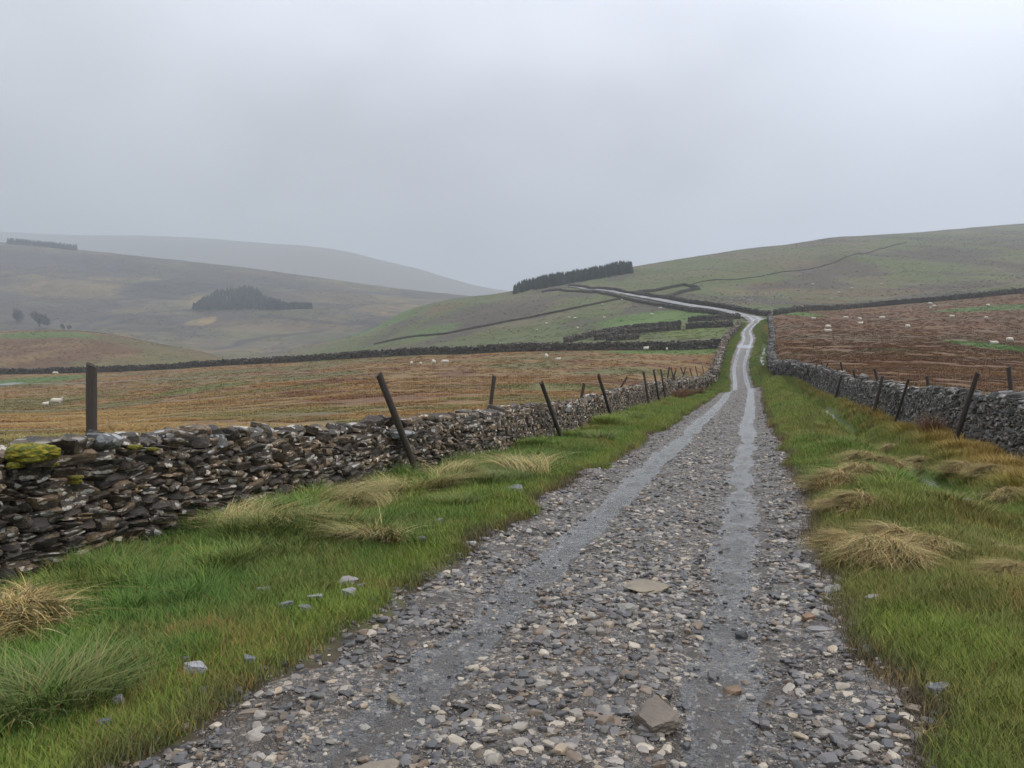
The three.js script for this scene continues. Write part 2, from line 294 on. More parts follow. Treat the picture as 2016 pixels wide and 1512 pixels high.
const woodTex = dataTex(256, (u, v) => { const n = tfbm(u, v * 0.999, 4, 3, 15), g = tnoise(u, v, 64, 18) * 0.5 + tnoise((u * 2) % 1, (v * 0.125) % 1, 64, 19) * 0.5; const k = 0.5 + 0.6 * g; return S(mixc([0.06 * k, 0.047 * k, 0.036 * k], [0.11, 0.115, 0.095], sst(0.62, 0.75, n) * 0.6)); }, true);

const M = {};
M.ground = new THREE.MeshStandardMaterial({ vertexColors: true, map: grainTex, roughness: 0.95, bumpMap: grainTex, bumpScale: 0.007 });
M.grass = new THREE.MeshStandardMaterial({ vertexColors: true, roughness: 0.85, side: THREE.DoubleSide });
M.wall = new THREE.MeshStandardMaterial({ vertexColors: true, map: stoneTex, roughness: 0.72, bumpMap: stoneBump, bumpScale: 0.012 });
M.greywall = new THREE.MeshStandardMaterial({ vertexColors: true, map: greyTex, roughness: 0.72, bumpMap: stoneBump, bumpScale: 0.012 });
M.track = new THREE.MeshStandardMaterial({ map: gravelTex, roughness: 0.5, bumpMap: gravelBump, bumpScale: 0.014 });
M.water = new THREE.MeshPhysicalMaterial({ color: 0xf4f6f8, transmission: 1, thickness: 0, ior: 1.33, roughness: 0.2, bumpMap: rippleBump, bumpScale: 0.016 });
M.wood = new THREE.MeshStandardMaterial({ map: woodTex, roughness: 0.8, bumpMap: woodTex, bumpScale: 0.006 });
M.wire = new THREE.MeshStandardMaterial({ color: new THREE.Color().setRGB(0.42, 0.42, 0.42), metalness: 0.6, roughness: 0.5 });

const used = {};
function numbered(n) { const k = used[n] = (used[n] || 0) + 1; return k === 1 ? n : `${n}_${String(k - 1).padStart(3, '0')}`; }
function thing(o, name, label, category, group) { o.name = numbered(name); o.userData = { label, category }; if (group) o.userData.group = group; scene.add(o); return o; }
function structure(o, name, label) { o.name = numbered(name); o.userData = { kind: 'structure', label, category: name.replace(/_/g, ' ') }; scene.add(o); return o; }

// ------------------------------------------------------------------ ground sheets
function sheet(rows, cols, at, colorAt, uvScale) {
  const nr = rows.length, nc = cols.length, pos = new Float32Array(nr * nc * 3), col = new Float32Array(nr * nc * 3), uv = new Float32Array(nr * nc * 2), idx = [];
  for (let r = 0; r < nr; r++) for (let c = 0; c < nc; c++) {
    const [x, y, d] = at(rows[r], cols[c]), o = r * nc + c, k = colorAt(x, d);
    pos.set([x, y, -d], o * 3); col.set(k, o * 3); uv.set([x * uvScale, d * uvScale], o * 2);
    if (r < nr - 1 && c < nc - 1) idx.push(o, o + 1, o + nc + 1, o, o + nc + 1, o + nc);
  }
  const g = new THREE.BufferGeometry(); g.setAttribute('position', new THREE.BufferAttribute(pos, 3)); g.setAttribute('color', new THREE.BufferAttribute(col, 3)); g.setAttribute('uv', new THREE.BufferAttribute(uv, 2)); g.setIndex(idx); g.computeVertexNormals(); return g;
}
{
  const rows = []; for (let d = -36; d < 1.4; d += d < -8 ? 3 : 0.45) rows.push(d); for (let i = 0; i <= 560; i++) rows.push(1.5 * Math.pow(1450 / 1.5, i / 560));
  const cols = []; for (let i = -250; i <= 250; i++) { const t = i / 250; cols.push(0.78 * t + 0.42 * t * t * t * t * t); }
  structure(new THREE.Mesh(sheet(rows, cols, (d, u) => { const x = u * Math.sqrt(d * d + 9); return [x, ground(x, d), d]; }, groundColor, 0.28), M.ground), 'ground', 'grassy moorland slope with rough brown and green pasture');
  const lin = (a, b, n) => Array.from({ length: n + 1 }, (_, i) => a + (b - a) * i / n);
  const lines = [[[145, 650], [175, 632], [205, 622], [260, 615], [330, 612], [372, 610]], [[165, 652], [220, 634], [280, 626], [350, 622]], [[420, 690], [480, 674], [530, 664], [590, 657], [625, 650]], [[0, 545], [60, 540], [150, 548], [240, 556], [330, 562]], [[230, 590], [300, 586], [372, 590]], [[640, 600], [720, 596], [820, 602]], [[520, 620], [640, 634], [760, 640]]].map(l => l.map(([a, b]) => fell.pick(a, b, 620, 1750)));
  const gully = (x, d) => { let best = 99; for (const l of lines) for (let i = 0; i < l.length - 1; i++) { const a = l[i], b = l[i + 1], ux = b.x - a.x, ud = b.d - a.d, t = clamp(((x - a.x) * ux + (d - a.d) * ud) / (ux * ux + ud * ud)); best = Math.min(best, Math.hypot(x - a.x - ux * t, d - a.d - ud * t)); } const w = 3 + 6 * fbm(x * 0.05, d * 0.05, 2, 207); return 0.75 * (1 - sst(w * 0.5, w * 1.6, best)); };
  const fellColor = (x, d) => { const n = fbm(x * 0.006, d * 0.005, 5, 201), m = fbm(x * 0.022, d * 0.009, 5, 202), q = 0.55 * fbm(x * 0.07, d * 0.05, 3, 203) + 0.45 * fbm(x * 0.25, d * 0.12, 2, 206), g = fbm(x * 0.004, d * 0.012 + x * 0.003, 4, 205); let c = mixc(C.moor, C.tan, sst(0.46, 0.6, m) * 0.7); c = mixc(c, C.heather, sst(0.46, 0.58, n) * 0.9); c = mixc(c, C.olive, sst(0.52, 0.66, fbm(x * 0.01 + 7, d * 0.02, 3, 204)) * 0.6); c = mixc(c, [0.03, 0.026, 0.022], sst(0.06, 0.0, Math.abs(g - 0.5)) * sst(0.45, 0.6, m) * 0.7); c = applyPatches(fell, x, d, c); c = mixc(c, [0.022, 0.02, 0.018], gully(x, d)); return c.map(v => v * (0.3 + 1.15 * q)); };
  structure(new THREE.Mesh(sheet(lin(490, 2300, 330), lin(-0.95, 0.08, 420), (d, u) => [u * d, fell.h(u * d, d) + 14 * (fbm(u * d * 0.007, d * 0.007, 4, 61) - 0.5) * (1 - sst(1350, 1600, d) * 0.8) + 2.5 * (fbm(u * d * 0.04, d * 0.04, 3, 62) - 0.5), d], fellColor, 0.05), M.ground), 'moor_hillside', 'brown moorland hillside across the valley, dulled by rain');
  const knollColor = (x, d) => { const m = fbm(x * 0.05, d * 0.03, 4, 212), q = fbm(x * 0.4, d * 0.4, 2, 213); let c = mixc(C.redbrown, C.tan, sst(0.45, 0.65, m) * 0.6); c = mixc(c, C.olive, sst(0.5, 0.7, fbm(x * 0.02, d * 0.02, 3, 214)) * 0.6); c = applyPatches(knoll, x, d, c); return c.map(v => v * (0.75 + 0.5 * q)); };
  structure(new THREE.Mesh(sheet(lin(215, 680, 150), lin(-1.1, -0.28, 200), (d, u) => [u * d, knoll.h(u * d, d) + 1.2 * (fbm(u * d * 0.03, d * 0.03, 4, 63) - 0.5), d], knollColor, 0.1), M.ground), 'low_hill', 'low rounded brown hill just beyond the far field wall');
  structure(new THREE.Mesh(sheet(lin(2680, 5400, 70), lin(-1.1, 0.25, 90), (d, u) => [u * d, ridge.h(u * d, d) + 30 * (fbm(u * d * 0.002, d * 0.002, 4, 64) - 0.5), d], () => C.moor, 0.02), M.ground), 'distant_ridge', 'distant ridge fading into rain cloud');
}
console.log('land done');

// ------------------------------------------------------------------ the track: gravel bed with two wet wheel ruts
const RUTS = [-0.70, 0.83];
const ditchRuns = [[12.2, 15.6], [23, 33], [72, 92], [118, 150]];
const ditchX = d => roadX(d) + 3.65 / COSR;
const inDitch = (x, d) => ditchRuns.some(([a, b]) => d > a - 0.3 && d < b + 0.3) && Math.abs(x - ditchX(d)) < 0.30 + 0.004 * d;
const center = [];      // centre line (x, d)
for (let d = -12; d < 214; d += d < 12 ? 0.1 : d < 20 ? 0.25 : d < 60 ? 0.5 : 1) center.push([roadX(d), d]);
const upper = [[1478, 627], [1455, 622], [1433, 617], [1380, 608], [1328, 599], [1290, 593], [1250, 586], [1215, 578], [1180, 572], [1145, 569], [1112, 568]].map(([a, b]) => pickG(a, b - 2, 190, 620));
{ const cv = new THREE.CatmullRomCurve3([[67.0, 214], [67.6, 219]].map(p => new THREE.Vector3(p[0], 0, p[1])).concat(upper.map(p => new THREE.Vector3(p.x, 0, p.d)))); for (const p of cv.getSpacedPoints(200).slice(1)) center.push([p.x, p.z]); }
function trackRelief(l, s, d) {          // height over the land's own surface
  const e = Math.abs(l), n = fbm(s * 0.9, l * 1.6, 3, 12) - 0.5;
  let h = 0.055 - 0.10 * sst(1.42, 1.72, e + edgeN(l, d));
  for (const r of RUTS) h -= 0.056 * hump(l, r + 0.10 * (fbm(s * 0.35, 3, 2, 14) - 0.5), 0.31);
  return h + 0.034 * (fbm(s * 3.2, l * 3.2, 3, 13) - 0.5);
}
const frames = center.map((p, i) => {
  const a = center[Math.max(0, i - 1)], b = center[Math.min(center.length - 1, i + 1)], L = Math.hypot(b[0] - a[0], b[1] - a[1]);
  return { x: p[0], d: p[1], nx: (b[1] - a[1]) / L, nd: -(b[0] - a[0]) / L };   // normal to the right
});
frames.forEach((f, i) => { f.s = i ? frames[i - 1].s + Math.hypot(f.x - frames[i - 1].x, f.d - frames[i - 1].d) : 0; });
const widen = f => f.d > 205 && f.s > 225 ? 1.15 : 1;
function ribbon(fs, lats, hAt, uvS) {
  const pos = [], uv = [], idx = [], nc = lats.length;
  fs.forEach((f, r) => lats.forEach((l0, c) => { const l = typeof l0 === 'function' ? l0(f) : l0, w = widen(f), x = f.x + f.nx * l * w, d = f.d + f.nd * l * w; pos.push(x, hAt(x, d, l, f), -d); uv.push(l * uvS, f.s * uvS); if (r < fs.length - 1 && c < nc - 1) { const o = r * nc + c; idx.push(o, o + 1, o + nc + 1, o, o + nc + 1, o + nc); } }));
  const g = new THREE.BufferGeometry(); g.setAttribute('position', new THREE.Float32BufferAttribute(pos, 3)); g.setAttribute('uv', new THREE.Float32BufferAttribute(uv, 2)); g.setIndex(idx); g.computeVertexNormals(); return g;
}
const upRoad = f => f.d > 212;
const trackH = (x, d, l, f) => { let b = ground(x, d); if (upRoad(f)) { const q = ground(f.x, f.d); b = Math.max(b, lerp(q, b, 0.5)) + 0.35; } return b + trackRelief(l, f.s, d); };
const track = structure(new THREE.Group(), 'track', 'wet stony farm track with two water-filled wheel ruts');
{
  const lats = []; for (let l = -2.0; l <= 2.001; l += 0.05) lats.push(l);
  const g = ribbon(frames, lats, trackH, 0.55); const m = new THREE.Mesh(g, M.track); m.name = 'gravel_bed'; track.add(m);
}
// water standing and running in the ruts
const waterAt = (l, s, d) => 0.014 + 0.006 * sst(6, 16, d) + 0.008 * (fbm(s * 0.45, 8, 3, 21) - 0.5);
RUTS.forEach((r, k) => {
  const fs = frames.filter(f => f.d > 1.2);
  const wob = f => 0.10 * (fbm(f.s * 0.35, 3, 2, 14) - 0.5);
  const half = f => clamp(0.17 + 0.55 * (fbm(f.s * 0.9, k * 9, 4, 23) - 0.38) + 0.05 * sst(10, 40, f.d) + (f.d > 100 ? 0.10 : 0), 0.02, 0.6);
  const g = ribbon(fs, [-1, -0.75, -0.5, -0.25, 0, 0.25, 0.5, 0.75, 1].map(t => f => r + wob(f) + t * half(f) * (1 + 0.5 * (fbm(f.s * 3, t * 2 + k, 2, 25) - 0.5))), (x, d, l, f) => { const b = upRoad(f) ? Math.max(ground(x, d), lerp(ground(f.x, f.d), ground(x, d), 0.5)) + 0.39 : ground(x, d); return b + waterAt(l, f.s, d) + 0.005; }, 1.2);
  structure(new THREE.Mesh(g, M.water), 'rut_water', k ? 'water in the right-hand wheel rut of the stony track' : 'water in the left-hand wheel rut of the stony track');
});
function puddle(px, py, rx, ry, label, up, dmin = 8, seed = 1, turn = 0) {
  const c = pickG(px, py, dmin, 300), n = 36, pos = [], uv = [], idx = [], wx = rx / F * c.d, a = pickG(px, py - ry, dmin, 300), b = pickG(px, py + ry, dmin, 300), wd = Math.max(wx * 0.4, Math.abs(a.d - b.d) / 2);
  const y = Math.min(ground(c.x, c.d), ground(c.x + wx * .5, c.d), ground(c.x - wx * .5, c.d)) + up;
  pos.push(c.x, y, -c.d); uv.push(c.x, c.d);
  for (let i = 0; i < n; i++) { const t = i / n * 2 * Math.PI, r = 0.65 + 0.7 * fbm(Math.cos(t) * 1.6 + seed * 5, Math.sin(t) * 1.6, 3, seed); let ex = Math.cos(t) * wx * r, ed = Math.sin(t) * wd * r; ex += ed * turn; pos.push(c.x + ex, y + (ground(c.x, c.d + ed) - ground(c.x, c.d)) * 0.9, -(c.d + ed)); uv.push(c.x + ex, c.d + ed); idx.push(0, 1 + i, 1 + (i + 1) % n); }
  const g = new THREE.BufferGeometry(); g.setAttribute('position', new THREE.Float32BufferAttribute(pos, 3)); g.setAttribute('uv', new THREE.Float32BufferAttribute(uv, 2)); g.setIndex(idx); g.computeVertexNormals();
  return structure(new THREE.Mesh(g, M.water), 'puddle', label);
}
puddle(1459, 720, 16, 2, 'strip of water lying across the track', 0.09, 100, 3);
puddle(1461, 681, 20, 4, 'wide puddle across the track at the first bend', 0.10, 120, 4);
puddle(20, 757, 16, 2, 'small pool in the rough pasture', 0.12, 60, 7);
// water in the roadside ditch
function ditchWater([d0, d1], label, seed) {
  const fs = []; for (let i = 0; i <= 40; i++) { const d = lerp(d0, d1, i / 40); fs.push({ x: ditchX(d) + 0.25 * (fbm(d * 0.6, seed, 2, 34) - 0.5), d, nx: 1, nd: 0, s: d }); }
  const half = f => { const t = (f.d - d0) / (d1 - d0); return 0.04 + (0.22 + 0.002 * f.d) * sst(0, 0.2, t) * sst(1, 0.8, t) * (0.45 + 0.9 * fbm(f.d * 1.2, seed, 3, 33)); };
  const g = ribbon(fs, [-1, -0.6, -0.2, 0.2, 0.6, 1].map(t => f => t * half(f)), (x, d, l, f) => Math.max(ground(x, d), ground(f.x, f.d)) * 0.5 + ground(f.x, f.d) * 0.5 + 0.05, 1.2);
  structure(new THREE.Mesh(g, M.water), 'ditch_water', label);
}
ditchWater(ditchRuns[0], 'water in the ditch beyond the straw tussocks', 1); ditchWater(ditchRuns[1], 'rill of water along the grassy ditch', 2); ditchWater(ditchRuns[2], 'rill of water in the ditch where the track dips', 3); ditchWater(ditchRuns[3], 'long rill of water beside the narrow track', 4);
console.log('track done');

// ------------------------------------------------------------------ stones
function boxUV(g, k = 1) {
  const p = g.attributes.position, n = g.attributes.normal, uv = new Float32Array(p.count * 2);
  for (let i = 0; i < p.count; i++) { const ax = Math.abs(n.getX(i)), ay = Math.abs(n.getY(i)), az = Math.abs(n.getZ(i)); let a, b; if (az >= ax && az >= ay) { a = p.getX(i); b = p.getY(i); } else if (ay >= ax) { a = p.getX(i); b = p.getZ(i); } else { a = p.getZ(i); b = p.getY(i); } uv[i * 2] = a * k; uv[i * 2 + 1] = b * k; }
  g.setAttribute('uv', new THREE.BufferAttribute(uv, 2)); return g;
}
function blockRock(rng, rough = 0.34, extra = 8) {       // angular broken stone in a unit box
  const pts = [];
  for (const sx of [-1, 1]) for (const sy of [-1, 1]) for (const sz of [-1, 1]) { const k = () => 0.5 * (1 - rough * rng()); pts.push(new THREE.Vector3(sx * k(), sy * k(), sz * k())); }
  for (let i = 0; i < extra; i++) { const v = new THREE.Vector3(rng() - 0.5, rng() - 0.5, rng() - 0.5), m = Math.max(Math.abs(v.x), Math.abs(v.y), Math.abs(v.z)); v.multiplyScalar((0.5 - 0.06 * rng()) / m); pts.push(v.multiply(new THREE.Vector3(1 - 0.15 * rng(), 1 - 0.15 * rng(), 1 - 0.15 * rng()))); }
  return boxUV(new ConvexGeometry(pts), 0.3);
}
function facetRock(rng, detail = 5, np = 11, noise = 0.05, seed = 1, chip = 0.75) {   // broken stone in a unit box: cut by planes, edges worn, surface rough
  const planes = []; for (const v of [[1, 0, 0], [-1, 0, 0], [0, 1, 0], [0, -1, 0], [0, 0, 1], [0, 0, -1]]) { const q = new THREE.Vector3(...v).add(new THREE.Vector3(rng() - 0.5, rng() - 0.5, rng() - 0.5).multiplyScalar(0.45)).normalize(); planes.push([q, 0.46]); }
  for (let i = 0; i < np - 6; i++) { const q = new THREE.Vector3(rng() - 0.5, (rng() - 0.5) * 0.8, rng() - 0.5).normalize(); planes.push([q, 0.5 * (chip + 0.4 * rng())]); }
  let g = mergeVertices(new THREE.IcosahedronGeometry(1, detail).deleteAttribute('uv').deleteAttribute('normal'), 1e-4); const p = g.attributes.position, v = new THREE.Vector3();
  for (let i = 0; i < p.count; i++) {
    v.fromBufferAttribute(p, i).normalize(); v.set(Math.sign(v.x) * Math.pow(Math.abs(v.x), 0.8), Math.sign(v.y) * Math.pow(Math.abs(v.y), 0.8), Math.sign(v.z) * Math.pow(Math.abs(v.z), 0.8)).normalize();
    let r = 9; for (const [n, d] of planes) { const k = n.dot(v); if (k > 0.05) r = Math.min(r, d / k); }
    r = Math.min(r, 0.8) * (1 + noise * 2 * (fbm(v.x * 3 + seed * 7, v.y * 5 + v.z * 3, 3, seed) - 0.5) + noise * (fbm(v.x * 9, v.y * 14 + v.z * 9, 2, seed + 5) - 0.5)); v.multiplyScalar(r); p.setXYZ(i, v.x, v.y, v.z);
  }
  g.computeBoundingBox(); const bs = g.boundingBox.getSize(new THREE.Vector3()), bc = g.boundingBox.getCenter(new THREE.Vector3()); g.translate(-bc.x, -bc.y, -bc.z); g.scale(1 / bs.x, 1 / bs.y, 1 / bs.z);
  g = toCreasedNormals(g, 0.55); return boxUV(g, 0.3);
}
function roundRock(rng, n = 18) {
  const pts = []; for (let i = 0; i < n; i++) { const v = new THREE.Vector3(rng() * 2 - 1, rng() * 2 - 1, rng() * 2 - 1).normalize(); v.multiplyScalar(0.5 / Math.pow(Math.pow(Math.abs(v.x), 3) + Math.pow(Math.abs(v.y), 3) + Math.pow(Math.abs(v.z), 3), 1 / 3) * (0.88 + 0.12 * rng())); pts.push(v); }
  return boxUV(new ConvexGeometry(pts), 0.3);
}
const rr = makeRng(7);
const blocks = Array.from({ length: 28 }, () => blockRock(rr, 0.25 + 0.35 * rr(), 6 + Math.floor(rr() * 7)));
const worn = Array.from({ length: 14 }, (_, i) => facetRock(rr, 4, 10 + i % 4, 0.06, i + 3)), wornLow = Array.from({ length: 14 }, (_, i) => facetRock(rr, 2, 10 + i % 4, 0.06, i + 30));
const simple = Array.from({ length: 12 }, () => blockRock(rr, 0.4, 2));
const pebbles = Array.from({ length: 12 }, (_, i) => facetRock(rr, 2, i < 6 ? 16 : 11, 0.05, i + 90, 0.72));
function mergeStones(list) {                     // list of {g, m, c}
  let n = 0; for (const s of list) n += s.g.attributes.position.count;
  const pos = new Float32Array(n * 3), nor = new Float32Array(n * 3), col = new Float32Array(n * 3), uv = new Float32Array(n * 2), v = new THREE.Vector3(), nm = new THREE.Matrix3(); let o = 0;
  for (const s of list) {
    const p = s.g.attributes.position, q = s.g.attributes.normal; nm.getNormalMatrix(s.m); const sc = new THREE.Vector3().setFromMatrixScale(s.m), du = (o * 0.618) % 1, dv = (o * 0.377) % 1;
    for (let i = 0; i < p.count; i++, o++) {
      const a = q.getX(i), b = q.getY(i), c = q.getZ(i), x = p.getX(i) * sc.x, y = p.getY(i) * sc.y, z = p.getZ(i) * sc.z;
      const A = Math.abs(a), B = Math.abs(b), D = Math.abs(c); uv[o * 2] = (D >= A && D >= B ? x : B >= A ? x : z) * 1.4 + du; uv[o * 2 + 1] = (D >= A && D >= B ? y : B >= A ? z : y) * 1.4 + dv;
      v.fromBufferAttribute(p, i).applyMatrix4(s.m); pos[o * 3] = v.x; pos[o * 3 + 1] = v.y; pos[o * 3 + 2] = v.z;
      v.set(a, b, c).applyMatrix3(nm).normalize(); nor[o * 3] = v.x; nor[o * 3 + 1] = v.y; nor[o * 3 + 2] = v.z; col.set(s.c, o * 3);
    }
  }
  const g = new THREE.BufferGeometry(); g.setAttribute('position', new THREE.BufferAttribute(pos, 3)); g.setAttribute('normal', new THREE.BufferAttribute(nor, 3)); g.setAttribute('color', new THREE.BufferAttribute(col, 3)); g.setAttribute('uv', new THREE.BufferAttribute(uv, 2)); return g;
}
// a path on the ground with arc length
function pathOf(pts) {                            // pts: [x, d]
  const P = pts.map(p => ({ x: p[0], d: p[1], s: 0 })); for (let i = 1; i < P.length; i++) P[i].s = P[i - 1].s + Math.hypot(P[i].x - P[i - 1].x, P[i].d - P[i - 1].d);
  return { length: P[P.length - 1].s, at(s) { let i = 0, j = P.length - 2; while (i < j) { const m = (i + j + 1) >> 1; if (P[m].s <= s) i = m; else j = m - 1; } const a = P[i], b = P[i + 1], L = b.s - a.s || 1, t = (s - a.s) / L; return { x: a.x + (b.x - a.x) * t, d: a.d + (b.d - a.d) * t, tx: (b.x - a.x) / L, td: (b.d - a.d) / L }; } };
}
function stoneMatrix(o, tx, tz, tilt, yaw, roll, w, h, dep) {        // x along the wall, y up, z out
  const X = new THREE.Vector3(tx, 0, tz), Y = new THREE.Vector3(0, 1, 0), Z = new THREE.Vector3().crossVectors(X, Y);
  const b = new THREE.Matrix4().makeBasis(X, Y, Z), r = new THREE.Matrix4().makeRotationFromEuler(new THREE.Euler(roll, yaw, tilt, 'ZYX'));
  return new THREE.Matrix4().makeTranslation(o.x, o.y, o.z).multiply(b).multiply(r).multiply(new THREE.Matrix4().makeScale(w, h, dep));
}
function dryStoneWall(opt) {
  const rng = makeRng(opt.seed), path = opt.path, res = opt.res || 0.02, stones = [], N = Math.floor(path.length / res);
  const gy = [], thick = opt.thick || 0.58; for (let i = 0; i <= N; i++) { const p = path.at(i * res); gy.push(opt.coarse ? land.h(p.x, p.d) * 0 + ground(p.x, p.d) : ground(p.x, p.d)); }
  const yAt = s => gy[clamp(Math.round(s / res), 0, N)];
  const topAt = i => opt.height(i * res);
  for (const side of opt.sides) {
    const hg = new Float32Array(N); for (let i = 0; i < N; i++) hg[i] = -0.12 - 0.05 * rng();
    const target = new Float32Array(N); for (let i = 0; i < N; i++) target[i] = topAt(i) - (opt.singleSide && side !== opt.singleSide ? 0.14 : 0.03);
    for (let guard = 0; guard < 60000; guard++) {
      let bi = -1, bv = 1e9; for (let i = 0; i < N; i++) if (hg[i] < target[i] - 0.03 && hg[i] - target[i] * 0 < bv) { bv = hg[i]; bi = i; }
      if (bi < 0) break;
      const p0 = path.at(bi * res), k = opt.size(p0.d, bi * res) * (opt.singleSide && side !== opt.singleSide ? 1.7 : 1), flat = opt.flat || 1;
      const big = rng(); let w = k * (0.075 + 0.16 * rng() * rng() + (big > 0.86 ? 0.12 : 0)) * flat, h = k * (0.038 + 0.05 * rng() + (big > 0.88 ? 0.045 : 0));
      let a = bi, b = bi; const need = Math.max(2, Math.round(w / res)); while (b - a < need) { const l = a > 0 ? hg[a - 1] : 9, r = b < N - 1 ? hg[b + 1] : 9; if (l > 8 && r > 8) break; if (Math.min(l, r) > bv + h * 0.9 && b - a > need * 0.5) break; if (l <= r) a--; else b++; }
      const n = b - a + 1; let sx = 0, sy = 0, sxx = 0, sxy = 0; for (let i = a; i <= b; i++) { const x = i - a; sx += x; sy += hg[i]; sxx += x * x; sxy += x * hg[i]; }
      let sl = n > 2 ? (n * sxy - sx * sy) / (n * sxx - sx * sx) / res : 0; sl = clamp(sl, -0.32, 0.38);
      const mean = sy / n, s = (a + b) / 2 * res, wid = n * res; for (let i = a; i <= b; i++) hg[i] = mean + sl * ((i - (a + b) / 2) * res) + h;
      const y = mean + h / 2, p = path.at(s), H = target[bi], half = thick / 2 * (1 - 0.3 * clamp(y / H)), dep = (0.20 + 0.12 * rng()) * Math.max(1, k * 0.8), out = half - dep / 2 + (rng() - 0.5) * 0.06 * k;
      const nx = p.td * side, nd = -p.tx * side;
      stones.push({ s, d: p.d, face: side, w: wid * 1.12, h: h * 1.26, o: new THREE.Vector3(p.x + nx * out, yAt(s) + y, -(p.d + nd * out)), tx: p.tx, tz: -p.td, tilt: Math.atan(sl) + (rng() - 0.5) * 0.10, yaw: (rng() - 0.5) * 0.22, roll: (rng() - 0.5) * 0.2, dep, big: wid * h });
    }
  }
  // the top course
  for (let s = 0.1; s < path.length;) {
    const p = path.at(s), k = opt.size(p.d, s), w = k * (0.11 + 0.20 * rng()) * (opt.copeW || 1), h = k * (0.08 + 0.13 * rng()), H = opt.height(s);
    if (!(opt.noCope && rng() < opt.noCope)) stones.push({ s, d: p.d, cope: true, face: 0, w: w * 1.05, h, o: new THREE.Vector3(p.x + (rng() - 0.5) * 0.06, yAt(s) + H + h * 0.30, -p.d), tx: p.tx, tz: -p.td, tilt: (rng() - 0.5) * 0.7, yaw: (rng() - 0.5) * 0.9, roll: (rng() - 0.5) * 0.5, dep: thick * (0.4 + 0.3 * rng()), big: w * h });
    s += w * 0.92;
  }
  // dark rubble heart between the faces
  const pos = [], col = [], uv = [], idx = [], step = opt.coarse ? 1.2 : 0.3, n = Math.floor(path.length / step);
  for (let i = 0; i <= n; i++) { const s = Math.min(path.length, i * step), p = path.at(s), y = yAt(s), H = opt.height(s) - 0.02 * opt.size(p.d, s); for (const [q, v] of [[-1, -0.3], [-1, 1], [1, 1], [1, -0.3]]) { const hw = (thick / 2 - 0.13) * (v > 0 ? 0.75 : 1); pos.push(p.x + p.td * q * hw, y + (v > 0 ? H : v), -(p.d - p.tx * q * hw)); col.push(...opt.tint(rng)); uv.push(s, v); } if (i < n) for (let c = 0; c < 3; c++) { const o = i * 4 + c; idx.push(o, o + 4, o + 1, o + 1, o + 4, o + 5); } }
  const e = (n) * 4; idx.push(0, 1, 2, 0, 2, 3, e, e + 2, e + 1, e, e + 3, e + 2);
  const core = new THREE.BufferGeometry(); core.setAttribute('position', new THREE.Float32BufferAttribute(pos, 3)); core.setAttribute('color', new THREE.Float32BufferAttribute(col, 3)); core.setAttribute('uv', new THREE.Float32BufferAttribute(uv, 2)); core.setIndex(idx); core.computeVertexNormals();
  const grp = thing(new THREE.Group(), 'dry_stone_wall', opt.label, 'stone wall', opt.group);
  const cm = new THREE.Mesh(core, opt.mat); cm.name = 'rubble_core'; cm.userData.kind = 'stuff'; grp.add(cm);
  const single = [];
  if (opt.singles) {
    stones.forEach(t => { t.seen = (t.face === 0 || t.face === opt.singleSide) && t.d > (opt.singleFrom ?? 4) && Math.abs(t.o.x / t.d) < 0.66 ? t.big / (t.d * t.d) : -1; });
    const cut = stones.map(t => t.seen).sort((a, b) => b - a)[opt.singles - 1]; for (const t of stones) if (t.seen >= cut && t.seen > 0) single.push(t);
  }
  const S1 = new Set(single), rest = stones.filter(t => !S1.has(t));
  const pool = opt.coarse ? simple : blocks;
  const g = mergeStones(rest.map(t => ({ g: t.d > 45 || (opt.singleSide && t.face === -opt.singleSide) ? simple[Math.floor(rng() * simple.length)] : t.d < 14 ? wornLow[Math.floor(rng() * 14)] : t.d > 45 ? simple[Math.floor(rng() * simple.length)] : pool[Math.floor(rng() * pool.length)], m: stoneMatrix(t.o, t.tx, t.tz, t.tilt, t.yaw, t.roll, t.w, t.h, t.dep), c: opt.tint(rng) })));
  const rm = new THREE.Mesh(g, opt.mat); rm.name = 'small_stones'; rm.userData.kind = 'stuff'; grp.add(rm);
  for (const t of single) { const m = new THREE.Mesh(worn[Math.floor(rng() * worn.length)], opt.singleMats[Math.floor(rng() * opt.singleMats.length)]); m.name = t.cope ? 'cope_stone' : 'stone'; m.matrixAutoUpdate = true; stoneMatrix(t.o, t.tx, t.tz, t.tilt, t.yaw, t.roll, t.w, t.h, t.dep).decompose(m.position, m.quaternion, m.scale); grp.add(m); }
  return { grp, stones };
}
const tintWarm = r => { const k = 0.55 + 0.85 * r(), w = r(); return [k * (1.0 + 0.16 * w), k, k * (1.02 - 0.18 * w)]; };
const tintGrey = r => { const k = 0.5 + 0.65 * r(), w = r(); return [k * (1.06 + 0.06 * w), k, k * (0.96 - 0.06 * w)]; };
function tintMats(tex, tint, n, seed, rough) { const r = makeRng(seed); return Array.from({ length: n }, () => { const c = tint(r), t = tex.clone(); t.offset.set(r(), r()); t.needsUpdate = true; return new THREE.MeshStandardMaterial({ map: t, color: new THREE.Color().setRGB(Math.min(1, c[0] * .72), Math.min(1, c[1] * .72), Math.min(1, c[2] * .72)), roughness: rough, bumpMap: stoneBump, bumpScale: 0.012 }); }); }
const along = (f, a, b, st) => { const o = []; for (let d = a; d <= b; d += st(d)) o.push([f(d), d]); return o; };
const leftPath = pathOf(along(leftX, -3, 209, d => d < 30 ? 0.4 : 1.5));
const leftTop = pchip([-5, 6, 10, 16, 22, 40, 110, 210], [0.88, 0.88, 0.77, 0.69, 0.73, 0.95, 1.1, 1.1]);
const leftH = s => { const p = leftPath.at(s); return leftTop(p.d) + 0.13 * (fbm(s * 0.35, 2, 3, 90) - 0.5); };
